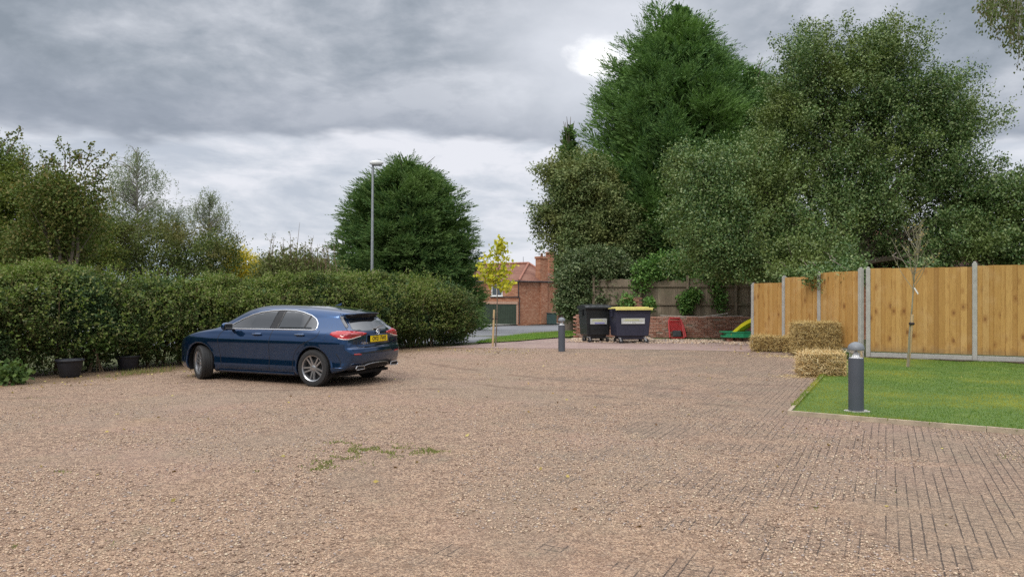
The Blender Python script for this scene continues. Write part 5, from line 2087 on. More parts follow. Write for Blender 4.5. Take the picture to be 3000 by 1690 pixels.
def surface_nets(fn, lo, hi, h):
    nx, ny, nz = [int((b - a) / h) + 1 for a, b in zip(lo, hi)]
    xs, ys_, zs = [a + np.arange(n) * h for a, n in zip(lo, (nx, ny, nz))]
    G = np.stack(np.meshgrid(xs, ys_, zs, indexing='ij'), -1).reshape(-1, 3)
    v = np.concatenate([fn(G[i:i + 200000]) for i in range(0, len(G), 200000)]).reshape(nx, ny, nz)
    c = [v[i:nx - 1 + i, j:ny - 1 + j, k:nz - 1 + k] < 0 for i in (0, 1) for j in (0, 1) for k in (0, 1)]
    s_ = sum(q.astype(int) for q in c)
    act = (s_ > 0) & (s_ < 8)
    idx = -np.ones(act.shape, int)
    idx[act] = np.arange(act.sum())
    acc = np.zeros(act.shape + (3,))
    cnt = np.zeros(act.shape)
    for ax in range(3):
        for a in (0, 1):
            for b in (0, 1):
                o0 = [0, 0, 0]
                oth = [k for k in range(3) if k != ax]
                o0[oth[0]], o0[oth[1]] = a, b
                o1 = list(o0)
                o1[ax] = 1
                v0 = v[o0[0]:nx - 1 + o0[0], o0[1]:ny - 1 + o0[1], o0[2]:nz - 1 + o0[2]]
                v1 = v[o1[0]:nx - 1 + o1[0], o1[1]:ny - 1 + o1[1], o1[2]:nz - 1 + o1[2]]
                cr = (v0 < 0) != (v1 < 0)
                t = np.where(cr, v0 / np.where(cr, v0 - v1, 1), 0)
                for k in range(3):
                    acc[..., k] += np.where(cr, (t if k == ax else o0[k]), 0)
                cnt += cr
    I = np.argwhere(act)
    V = (acc[act] / cnt[act][:, None] + I) * h + np.array(lo)
    Fc = []
    for ax in range(3):
        sl0 = [slice(None)] * 3
        sl1 = [slice(None)] * 3
        sl0[ax] = slice(0, -1)
        sl1[ax] = slice(1, None)
        a_, b_ = v[tuple(sl0)], v[tuple(sl1)]
        E = np.argwhere((a_ < 0) != (b_ < 0))
        o1, o2 = [(1, 2), (2, 0), (0, 1)][ax]
        ok = (E[:, o1] > 0) & (E[:, o2] > 0) & (E[:, o1] < v.shape[o1] - 1) & (E[:, o2] < v.shape[o2] - 1)
        E = E[ok]

        def cell(d1, d2):
            q = E.copy()
            q[:, o1] -= d1
            q[:, o2] -= d2
            return idx[q[:, 0], q[:, 1], q[:, 2]]
        Q = np.stack([cell(1, 1), cell(0, 1), cell(0, 0), cell(1, 0)], 1)
        neg = a_[E[:, 0], E[:, 1], E[:, 2]] < 0
        Q[~neg] = Q[~neg][:, ::-1]
        Fc.append(Q)
    Fc = np.concatenate(Fc)
    # settle the vertices on the exact surface
    for _ in range(3):
        f = fn(V)
        e = .004
        g_ = np.stack([(fn(V + np.eye(3)[k] * e) - f) / e for k in range(3)], 1)
        gl = np.maximum((g_ ** 2).sum(1), .25)
        V = V - g_ * np.clip(f / gl, -.01, .01)[:, None]
    return V, Fc


cv, cf = surface_nets(Fcar, (-1.0, -.98, .08), (3.75, .98, 1.55), .0245)


def ray(P, D, fn=lambda q: Fcar(q, False)):
    """march points P along D onto the body"""
    D = np.asarray(D, float)
    D = np.broadcast_to(D / np.linalg.norm(D), P.shape)
    t = np.zeros(len(P))
    for _ in range(70):
        f = fn(P + D * t[:, None])
        t += np.clip(f * .85, -.05, .08)
    return P + D * t[:, None]


def fgrad(P):
    f = Fcar(P, False)
    e = .004
    return unit(np.stack([(Fcar(P + np.eye(3)[k] * e, False) - f) / e for k in range(3)], 1))


def patch(name, pts3, d, mat, root, lift=.004, step=.035, rim=.012, keep=()):
    """a shaped panel lying on the bodywork: outline points thrown along d onto the surface"""
    d = np.array(d, float)
    d /= np.linalg.norm(d)
    up = np.array([0, 0, 1.0])
    u = np.cross(up, d)
    u /= np.linalg.norm(u)
    w = np.cross(d, u)
    A = np.array(pts3, float)
    p2 = [(float(a @ u), float(a @ w)) for a in A]
    v2, f2 = tri(p2, step)
    v2 = np.array(v2)
    start = v2[:, :1] * u + v2[:, 1:2] * w
    mid = A.mean(0) @ d
    S = start + d * (mid - 1.2)
    H = ray(S, d)
    N = fgrad(H)
    V1 = H + N * lift
    V0 = H - N * rim
    n = len(V1)
    from collections import Counter
    ec = Counter()
    for f in f2:
        for i in range(len(f)):
            ec[tuple(sorted((f[i], f[(i + 1) % len(f)])))] += 1
    fs = []
    for f in f2:
        a, b, c = V1[f[0]], V1[f[1]], V1[f[2]]
        flip = np.dot(np.cross(b - a, c - a), d) > 0
        fs.append(f[::-1] if flip else f)
    side = []
    for f in fs:
        for i in range(len(f)):
            a, b = f[i], f[(i + 1) % len(f)]
            if ec[tuple(sorted((a, b)))] == 1:
                side.append((b, a, a + n, b + n))
    me = mesh(name, np.concatenate([V1, V0]), fs + side)
    me.polygons.foreach_set('use_smooth', [True] * len(fs) + [False] * len(side))
    return link(name, me, mat, root)


def strip(name, path, d, mat, root, width=.012, lift=.005, closed=False, hgt=.008):
    """a narrow trim or gap line following the bodywork"""
    P = [np.array(p, float) for p in path]
    Q = []
    n = len(P)
    for i in range(n if closed else n - 1):
        a, b = P[i], P[(i + 1) % n]
        k = max(1, int(np.linalg.norm(b - a) / .04))
        for j in range(k):
            Q.append(a + (b - a) * j / k)
    if not closed:
        Q.append(P[-1])
    Q = np.array(Q)
    dd = np.array(d, float)
    dd /= np.linalg.norm(dd)
    H = ray(Q - dd * ((Q @ dd) - Q.mean(0) @ dd + 1.2)[:, None], dd)
    N = fgrad(H)
    T = np.roll(H, -1, 0) - np.roll(H, 1, 0)
    if not closed:
        T[0] = H[1] - H[0]
        T[-1] = H[-1] - H[-2]
    T = unit(T)
    S = unit(np.cross(T, N))
    m = len(H)
    V = np.concatenate([H + S * width / 2 - N * .006, H + S * width / 2 * .7 + N * lift, H - S * width / 2 * .7 + N * lift, H - S * width / 2 - N * .006])
    fs = []
    for i in range(m if closed else m - 1):
        j = (i + 1) % m
        for k in range(3):
            fs.append((k * m + i, k * m + j, (k + 1) * m + j, (k + 1) * m + i))
    if not closed:
        fs += [(0, m, 2 * m, 3 * m), (3 * m + m - 1, 2 * m + m - 1, 2 * m - 1, m - 1)]
    me = mesh(name, V, fs, True)
    return link(name, me, mat, root)


def smooth_path(P, it=2):
    P = [np.array(p, float) for p in P]
    for _ in range(it):
        Q = [P[0]]
        for a, b in zip(P[:-1], P[1:]):
            Q += [a * .75 + b * .25, a * .25 + b * .75]
        Q.append(P[-1])
        P = Q
    return P


car = thing('parked_car', (0, 0, 0), 'dark blue five-door hatchback parked nose-in against the hedge, seen from its rear left', 'car')
M_chrome = plain('bright_trim', (.78, .79, .80), .16, 1.0, var=.02)
M_satin = plain('satin_trim', (.45, .46, .48), .3, .9, var=.05)
M_gap = plain('shut_line', (.006, .007, .010), .6, var=.0)
M_gloss_black = glass_dark('gloss_black', (.01, .01, .012), .08)
M_pillar = plain('pillar_film', (.012, .012, .014), .45, var=0)
M_tyre = plain('tyre_rubber', (.022, .022, .023), .75, var=.2, scale=30, bump=.3, bscale=120)
M_alloy = plain('alloy_wheel', (.38, .385, .40), .30, .80, var=.05)
M_alloy_dark = plain('dark_alloy', (.035, .037, .04), .4, .5, var=.1)
M_liner = plain('wheel_arch_plastic', (.010, .010, .011), .9, var=.1)


def lampmat(name, col, rough=.08):
    m, g = newmat(name)
    b = g.bsdf(col, rough)
    b.node.inputs['Coat Weight'].default_value = .8
    b.node.inputs['Coat Roughness'].default_value = .03
    g.out(b)
    return m


M_red = lampmat('red_lamp', (.42, .008, .014))
M_red_dark = lampmat('dark_red_lamp', (.30, .006, .012))
me = mesh('body', cv, cf, True)
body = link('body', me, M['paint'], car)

S = (0, -1, 0)        # thrown from the left side inwards


def sd_(pts, y=1.0):
    return [(x, y, z) for x, z in pts]


# side glass and bright outline, both sides
dlo = [(2.13, .990), (1.98, 1.075), (1.80, 1.165), (1.60, 1.245), (1.38, 1.300), (1.12, 1.332), (.85, 1.342), (.58, 1.335), (.38, 1.302), (.20, 1.250), (.08, 1.185), (.01, 1.110), (-.01, 1.040), (.00, 1.008), (.04, .998)]
for sgn in (1, -1):
    dS = (0, -sgn, 0)

    def Y(pts):
        return [(x, sgn * 1.0, z) for x, z in pts]
    patch('side_glass', Y([(2.10, .996)] + dlo[1:-1] + [(.03, 1.003), (.6, 1.000), (1.4, .997)]), dS, M['glass'], car, lift=.002)
    strip('window_trim', Y(dlo + [(.3, .996), (.8, .994), (1.4, .990), (1.8, .987)]), dS, M_chrome, car, .024, .008, True)
    patch('door_pillar', Y([(1.06, 1.000), (.99, 1.328), (.80, 1.334), (.86, 1.000)]), dS, M_pillar, car, lift=.0045)
    patch('quarter_bar', Y([(.285, 1.004), (.215, 1.248), (.185, 1.234), (.255, 1.004)]), dS, M_pillar, car, lift=.0045)
    # shut lines
    strip('door_gap', Y(smooth_path([(.96, .985), (.985, .85), (1.00, .60), (1.00, .30), (1.00, .255)])), dS, M_gap, car, .013, .002)
    strip('door_gap', Y(smooth_path([(2.10, .98), (2.22, .90), (2.25, .75), (2.20, .50), (2.16, .27)])), dS, M_gap, car, .013, .002)
    strip('door_gap', Y(smooth_path([(-.10, .985), (-.10, .88), (.16, .78), (.36, .66), (.44, .50), (.46, .27)])), dS, M_gap, car, .013, .002)
    strip('sill_gap', Y([(.46, .262), (2.16, .262)]), dS, M_gap, car, .010, .0015)
    patch('side_sill', Y([(.44, .175), (.44, .225), (2.26, .225), (2.26, .175)]), dS, M['paint'], car, lift=.016)
    for hx in (1.30, .30):
        hz0 = .895 + (.01 if hx < 1 else 0)
        patch('handle_recess', Y([(hx - .10, hz0), (hx - .07, hz0 + .03), (hx + .07, hz0 + .03), (hx + .10, hz0), (hx + .06, hz0 - .032), (hx - .06, hz0 - .032)]), dS, M['paint'], car, lift=.001, step=.03)
        yh = float(Wf(np.array([hx]), np.array([hz0]))[0])
        m = MB()
        m.box((hx, sgn * (yh + .028), hz0 + .004), (.205, .022, .030), bev=.010)
        for e_ in (-.085, .085):
            m.box((hx + e_, sgn * (yh + .012), hz0 + .004), (.026, .034, .026), bev=.006)
        h_ = m.make('door_handle', M['paint'], car, True)
        MB().box((hx, sgn * (yh + .041), hz0 + .004), (.19, .004, .008)).make('handle_trim', M_chrome, h_)
    # mirror
    m = MB()
    mx_, my_, mz_ = 1.90, sgn * .985, 1.035
    pr = [(0, -.115), (.045, -.11), (.072, -.07), (.080, 0), (.072, .06), (.045, .098), (0, .105)]
    m.lathe(pr, (mx_ + .02, my_, mz_), 18, Matrix.Rotation(R(90), 3, 'X') @ Matrix.Diagonal((.62, .95, 1.0)))
    mir = m.make('door_mirror', M['paint'], car, True)
    m = MB()
    m.box((mx_ - .035, my_, mz_), (.02, .185, .115), bev=.01)
    m.make('mirror_glass', M_gloss_black, mir)
    m = MB()
    m.box((mx_ + .03, sgn * .87, mz_ - .055), (.08, .16, .03), bev=.01)
    m.make('mirror_arm', M_gloss_black, mir)

# windscreen (front, mostly hidden by the roof)
patch('windscreen', [(3, -.60, 1.03), (3, -.50, 1.33), (3, -.25, 1.365), (3, .25, 1.365), (3, .50, 1.33), (3, .60, 1.03), (3, .3, 1.055), (3, -.3, 1.055)], (-1, 0, -.25), M['glass'], car, lift=.002)
# fuel flap outline on the left haunch is on the photographed side
ang_ = [k / 20 * 2 * math.pi for k in range(20)]
strip('fuel_flap_gap', [(-.34 + .085 * max(-1, min(1, 1.25 * math.cos(a))), 1, .885 + .075 * max(-1, min(1, 1.25 * math.sin(a)))) for a in ang_], (0, -1, 0), M_gap, car, .006, .001, True)

# rear: glass, lamps, plate, emblem
B = (1, 0, 0)
rg = [(-1, -.50, 1.015), (-1, -.56, 1.06), (-1, -.47, 1.215), (-1, -.40, 1.235), (-1, .40, 1.235), (-1, .47, 1.215), (-1, .56, 1.06), (-1, .50, 1.015), (-1, .25, 1.005), (-1, -.25, 1.005)]
patch('rear_glass', rg, (1, 0, -.12), M['glass'], car, lift=.003)
patch('spoiler_underside', [(-1, -.47, 1.195), (-1, -.46, 1.262), (-1, .46, 1.262), (-1, .47, 1.195), (-1, 0, 1.200)], B, M_gap, car, lift=.006, step=.03)
for sgn in (1, -1):
    # side blades beside the glass
    strip('tailgate_gap', smooth_path([(-.45, sgn * .60, 1.29), (-.50, sgn * .635, 1.19), (-.60, sgn * .70, 1.06), (-.66, sgn * .715, .99), (-.68, sgn * .72, .955)]), (1, -sgn * .75, 0), M_gap, car, .013, .002)
    patch('glass_side_blade', [(-.44, sgn * .50, 1.245), (-.44, sgn * .575, 1.25), (-.58, sgn * .665, 1.08), (-.64, sgn * .66, 1.035), (-.60, sgn * .59, 1.07)], (1, -sgn * .35, -.1), M_gloss_black, car, lift=.003, step=.03)
    lamp = patch('tail_lamp', [(-.36, sgn * .85, .925), (-.40, sgn * .84, .962), (-.50, sgn * .81, .985), (-.62, sgn * .72, .988), (-.70, sgn * .58, .975), (-.74, sgn * .42, .955), (-.76, sgn * .31, .935), (-.755, sgn * .34, .912),
                               (-.745, sgn * .50, .892), (-.71, sgn * .64, .862), (-.65, sgn * .735, .838), (-.56, sgn * .79, .845), (-.46, sgn * .835, .88)], (1, -sgn * .9, 0), M_red, car, lift=.009, step=.03)
    patch('lamp_inner_band', [(-.52, sgn * .80, .925), (-.62, sgn * .72, .945), (-.70, sgn * .60, .94), (-.745, sgn * .42, .932), (-.74, sgn * .45, .918), (-.70, sgn * .60, .905), (-.60, sgn * .74, .890)], (1, -sgn * .9, 0), M_red_dark, lamp, lift=.012, step=.03)
    strip('lamp_lower_strip', smooth_path([(-.50, sgn * .815, .862), (-.60, sgn * .77, .842), (-.68, sgn * .69, .846), (-.725, sgn * .60, .868), (-.75, sgn * .48, .890)]), (1, -sgn * .9, 0), lampmat('clear_lamp', (.75, .62, .58)), lamp, .018, .012)
    patch('reflector', [(-.79, sgn * .70, .565), (-.80, sgn * .52, .560), (-.80, sgn * .50, .575), (-.80, sgn * .56, .590), (-.78, sgn * .70, .592)], (1, -sgn * .5, 0), M_red_dark, car, lift=.004, step=.03)
    # bumper corner crease and air slot
    strip('bumper_vent', smooth_path([(-.50, sgn * .86, .60), (-.56, sgn * .85, .52), (-.60, sgn * .84, .42), (-.58, sgn * .85, .36), (-.50, sgn * .87, .34)]), (.9, -sgn * 1, 0), M_gap, car, .016, .002)
    strip('bumper_fin', [(-.46, sgn * .87, .345), (-.62, sgn * .83, .345)], (.9, -sgn * 1, 0), M['paint'], car, .022, .014)
    # exhaust trims
    m = MB()
    c = (-.772, sgn * .53, .335)
    ring = [(-.13, -.028), (-.10, .030), (.09, .036), (.13, -.004), (.10, -.034)]
    for i in range(5):
        a, b = ring[i], ring[(i + 1) % 5]
        m.tube([(c[0] - .0, c[1] + sgn * a[0], c[2] + a[1]), (c[0] - .0, c[1] + sgn * b[0], c[2] + b[1])], .007, 6)
    m.make('exhaust_trim', M_satin, car, True)
    m = MB()
    m.add([(c[0] + .004, c[1] + sgn * a, c[2] + b) for a, b in ring], [(0, 1, 2, 3, 4)])
    m.make('exhaust_mouth', M_gap, car)
# diffuser
patch('diffuser', [(-1, -.62, .25), (-1, -.55, .37), (-1, -.3, .43), (-1, .3, .43), (-1, .55, .37), (-1, .62, .25)], B, M_liner, car, lift=.004, step=.05)
strip('diffuser_trim', smooth_path([(-1, -.40, .335), (-1, -.34, .385), (-1, 0, .405), (-1, .34, .385), (-1, .40, .335)]), B, M_satin, car, .014, .014)
strip('bumper_gap', smooth_path([(-.66, .80, .72), (-.72, .74, .69), (-.78, .50, .688), (-.79, 0, .688), (-.78, -.50, .688), (-.72, -.74, .69), (-.66, -.80, .72)]), B, M_gap, car, .010, .0015)
strip('tailgate_gap', smooth_path([(-.74, .52, .885), (-.74, .58, .80), (-.77, .56, .71), (-.78, .50, .698)]), B, M_gap, car, .013, .002)
strip('tailgate_gap', smooth_path([(-.74, -.52, .885), (-.74, -.58, .80), (-.77, -.56, .71), (-.78, -.50, .698)]), B, M_gap, car, .013, .002)
patch('plate_recess', [(-1, -.33, .755), (-1, -.30, .90), (-1, .30, .90), (-1, .33, .755), (-1, .27, .735), (-1, -.27, .735)], B, M['paint'], car, lift=.001)
px_ = -.80
m = MB()
m.box((px_ + .02, 0, .90), (.06, .50, .016), bev=.005)
m.make('plate_light_bar', M['paint'], car, True)
M_plate = plain('yellow_plate', (.80, .58, .01), .35, var=.02)
pl = MB().box((px_, 0, .83), (.012, .52, .111), bev=.003).make('number_plate', M_plate, car)
M_ink = plain('plate_ink', (.01, .01, .01), .5, var=0)


def lettering(name, txt, size, loc, rotm, mat, parent, extrude=.0015, sx=1.0, bold=0.0):
    cu = bpy.data.curves.new(name, 'FONT')
    cu.body = txt
    cu.size = size
    cu.align_x = 'CENTER'
    cu.align_y = 'CENTER'
    cu.extrude = extrude
    cu.offset = bold
    cu.space_character = 1.06
    tmp = bpy.data.objects.new(name + '_t', cu)
    COL.objects.link(tmp)
    bpy.context.view_layer.update()
    me = bpy.data.meshes.new_from_object(tmp.evaluated_get(bpy.context.evaluated_depsgraph_get()))
    bpy.data.objects.remove(tmp)
    me.materials.clear()
    M4 = rotm.to_4x4()
    me.transform(Matrix.Translation(Vector(loc)) @ M4 @ Matrix.Diagonal((sx, 1, 1, 1)))
    me.name = name
    return link(name, me, mat, parent)


# text plane: reading from behind the car, x text -> -y... the text runs from the car's left to its right
TR = Matrix(((0, 0, -1), (-1, 0, 0), (0, 1, 0)))
lettering('plate_characters', 'OV21 FWE', .108, (px_ - .0075, 0, .829), TR, M_ink, pl, .001, .80, .0022)
lettering('model_badge', 'A 250 e', .05, (-.768, .40, .765), TR, M_chrome, car, .006, 1.1, .0008)
# star in a ring
m = MB()
ec = Vector((-.775, 0, .952))
NE = 28
m.tube([ec + Vector((0, .046 * math.cos(2 * math.pi * k / NE), .046 * math.sin(2 * math.pi * k / NE))) for k in range(NE + 1)], .0055, 6, False)
for k in range(3):
    a = R(90 + 120 * k)
    tip = ec + Vector((0, .045 * math.cos(a), .045 * math.sin(a)))
    l = ec + Vector((0, .010 * math.cos(a + 1.05), .010 * math.sin(a + 1.05)))
    r_ = ec + Vector((0, .010 * math.cos(a - 1.05), .010 * math.sin(a - 1.05)))
    m.add([ec - Vector((.012, 0, 0)), l, tip, r_], [(0, 1, 2), (0, 2, 3), (1, 0, 3), (1, 3, 2)])
m.make('emblem', M_chrome, car)
# wiper
m = MB()
m.tube([(-.705, -.02, 1.005), (-.70, -.08, 1.03), (-.675, -.30, 1.055)], [.016, .013, .008], 6)
m.box((-.70, 0, 1.005), (.05, .08, .035), bev=.01)
m.make('rear_wiper', M_gloss_black, car, True)
# aerial fin and high brake lamp
m = MB()
m.add([(.05, .02, 1.42), (.05, -.02, 1.42), (.20, 0, 1.42), (.03, 0, 1.475)], [(0, 1, 3), (1, 2, 3), (2, 0, 3), (0, 2, 1)])
m.make('roof_fin', M['paint'], car)
# wheel arches, floor
for wx in WHX:
    for sgn in (1, -1):
        m = MB()
        n = 24
        vs, fs = [], []
        for k in range(n + 1):
            a = R(-25 + 230 * k / n)
            r_ = WR - .004
            for y_ in (.57, .80 if wx else .835):
                vs.append((wx + r_ * math.cos(a), sgn * y_, .325 + r_ * math.sin(a)))
        for k in range(n):
            fs.append((2 * k, 2 * k + 1, 2 * k + 3, 2 * k + 2))
        vs.append((wx, sgn * .57, .325))
        for k in range(n):
            fs.append((len(vs) - 1, 2 * k, 2 * k + 2))
        m.add(vs, fs)
        m.make('wheel_arch_liner', M_liner, car)
m = MB()
m.box((1.36, 0, .165), (1.9, 1.5, .03))
m.box((-.30, 0, .215), (.5, 1.3, .05))
m.make('underfloor', M_liner, car)


def make_wheel(steer=0.0):
    """axis along local y, outer face towards +y"""
    t = MB()
    rp = [(.232, -.105), (.275, -.112), (.312, -.103), (.325, -.075), (.3275, 0), (.325, .075), (.312, .103), (.275, .112), (.238, .105), (.228, .09)]
    Mw = Matrix.Rotation(R(-90), 3, 'X')
    t.lathe(rp, (0, 0, 0), 40, Mw)
    for k in range(4):       # tread grooves are raised ribs
        z = -.06 + .04 * k
        t.lathe([(.325, z - .013), (.3305, z - .012), (.3305, z + .012), (.325, z + .013)], (0, 0, 0), 40, Mw)
    r = MB()
    r.lathe([(.228, -.09), (.215, -.04), (.205, .05), (.214, .088), (.232, .100), (.238, .094), (.230, .088)], (0, 0, 0), 40, Mw)
    lip = r
    d = MB()
    d.lathe([(0, .02), (.10, .018), (.17, .012), (.207, .0), (.207, -.03), (0, -.03)], (0, 0, 0), 32, Mw)
    sp = MB()
    for k in range(5):
        for s_ in (-1, 1):
            a0 = R(90 + 72 * k)
            a1 = a0 + s_ * R(11)
            p0 = Vector((math.cos(a0 + s_ * R(22)) * .045, .062, math.sin(a0 + s_ * R(22)) * .045))
            p1 = Vector((math.cos(a1) * .214, .080, math.sin(a1) * .214))
            dd = (p1 - p0).normalized()
            wv = dd.cross(Vector((0, 1, 0))).normalized()
            vs = []
            for p, w_, dp in ((p0, .026, .03), (p0.lerp(p1, .55), .019, .026), (p1, .019, .022)):
                vs += [p + wv * w_ * .9 - Vector((0, dp, 0)), p + wv * w_ * .7, p - wv * w_ * .7, p - wv * w_ * .9 - Vector((0, dp, 0))]
            fs = []
            for i in range(2):
                for j in range(3):
                    fs.append((i * 4 + j, i * 4 + j + 1, (i + 1) * 4 + j + 1, (i + 1) * 4 + j))
            sp.add(vs, fs)
    sp.lathe([(0, .075), (.032, .074), (.05, .066), (.056, .04)], (0, 0, 0), 24, Mw)
    return t, lip, d, sp


def place_wheel(x, y, face, steer):
    w = bpy.data.objects.new('wheel', None)
    COL.objects.link(w)
    w.parent = car
    w.location = (x, y, .327)
    w.rotation_euler = (0, R(random.uniform(0, 60)), (0 if face > 0 else math.pi) + steer)
    w.rotation_mode = 'XYZ'
    w['_o'] = (0, 0, 0)
    t, lip, d, sp = WHEEL
    t.make('tyre', M_tyre, w, True)
    lip.make('rim', M_alloy, w, True)
    d.make('brake_disc', M_alloy_dark, w, True)
    sp.make('spokes', M_alloy, w, True)


WHEEL = make_wheel()
place_wheel(0, .785, 1, 0)
place_wheel(0, -.785, -1, 0)
place_wheel(2.729, .775, 1, R(-27))
place_wheel(2.729, -.775, -1, R(-25))
car.location = CAR_O
car.rotation_euler = (0, 0, CAR_H)

# ================================================================== BOLLARD LIGHTS
M_boll = plain('slate_grey_paint', (.075, .085, .105), .5, var=.08, scale=3)
M_dome = plain('dome_grey_paint', (.17, .185, .205), .45, var=.06)
M_cone = plain('white_reflector', (.85, .85, .86), .35, var=.03)


def m_clear():
    m, g = newmat('clear_cylinder')
    b = g.node('ShaderNodeBsdfGlass')
    b.inputs['Color'].default_value = (.95, .96, .96, 1)
    b.inputs['IOR'].default_value = 1.12
    b.inputs['Roughness'].default_value = 0
    t = g.node('ShaderNodeBsdfTransparent')
    x = g.node('ShaderNodeMixShader')
    x.inputs[0].default_value = .45
    g.L.new(t.outputs[0], x.inputs[1])
    g.L.new(b.outputs[0], x.inputs[2])
    g.out(x.outputs[0])
    return m


bo = thing('bollard_light', (0, 0, 0), 'slate grey bollard light with domed cap standing on the lawn', 'bollard light', 'bollard lights in the yard')
MB().lathe([(.0, .004), (.098, .004), (.098, .755), (.090, .762), (0, .762)], n=40).make('post', M_boll, bo, True)
MB().lathe([(.088, .758), (.088, .765), (.052, .772), (.018, .855), (.010, .862), (0, .862)], n=32).make('reflector_cone', M_cone, bo, True)
MB().lathe([(.086, .762), (.086, .870)], n=32).make('clear_cylinder', m_clear(), bo, True)
m = MB()
for k in range(3):
    a = R(35 + 120 * k)
    m.tube([(.080 * math.cos(a), .080 * math.sin(a), .76), (.080 * math.cos(a), .080 * math.sin(a), .87)], .004, 6)
m.make('rods', M_steel, bo)
prof_ = [(0, .868), (.104, .868), (.1085, .878)] + [(.1085 * math.cos(R(a)), .885 + .095 * math.sin(R(a))) for a in range(0, 91, 10)]
MB().lathe(prof_, n=40).make('dome_cap', M_dome, bo, True)
b2 = copy_tree(bo)
b2['label'] = 'smaller looking slate grey bollard light standing on the gravel edge, left of the bins'
g1 = ground(2508, 1211)
bo.location = (g1.x, g1.y, 0)
g2 = ground(1645.5, 1029.5)
b2.location = (g2.x, g2.y, .0)
m = MB()
pts_ = [(math.cos(2 * math.pi * k / 14) * .17 * random.uniform(.6, 1.15), math.sin(2 * math.pi * k / 14) * .14 * random.uniform(.7, 1.15)) for k in range(14)]
m.prism(pts_, .0, .044)
for p in m.V[:]:
    pass
o = link('concrete_pad', mesh('concrete_pad', [(v[0] + g1.x + .02, v[1] + g1.y, v[2]) for v in m.V], m.F), M_concrete)
tag(o, 'pale concrete pad under the bollard light on the lawn', 'pad')

# ================================================================== WHEELED BINS
M_navy = plain('navy_bin_plastic', (.026, .028, .050), .5, var=.15, scale=4)
M_bblack = plain('black_bin_plastic', (.012, .014, .016), .38, var=.25, scale=5)
M_ylid = plain('faded_yellow_lid', (.68, .61, .20), .6, var=.12, scale=5)
M_st = plain('sticker', (.50, .52, .50), .5, var=.08, scale=8)
M_st2 = plain('sticker_yellow', (.50, .52, .25), .5)
M_st3 = plain('sticker_white', (.78, .80, .82), .5)
M_st4 = plain('sticker_blue', (.22, .22, .50), .5)


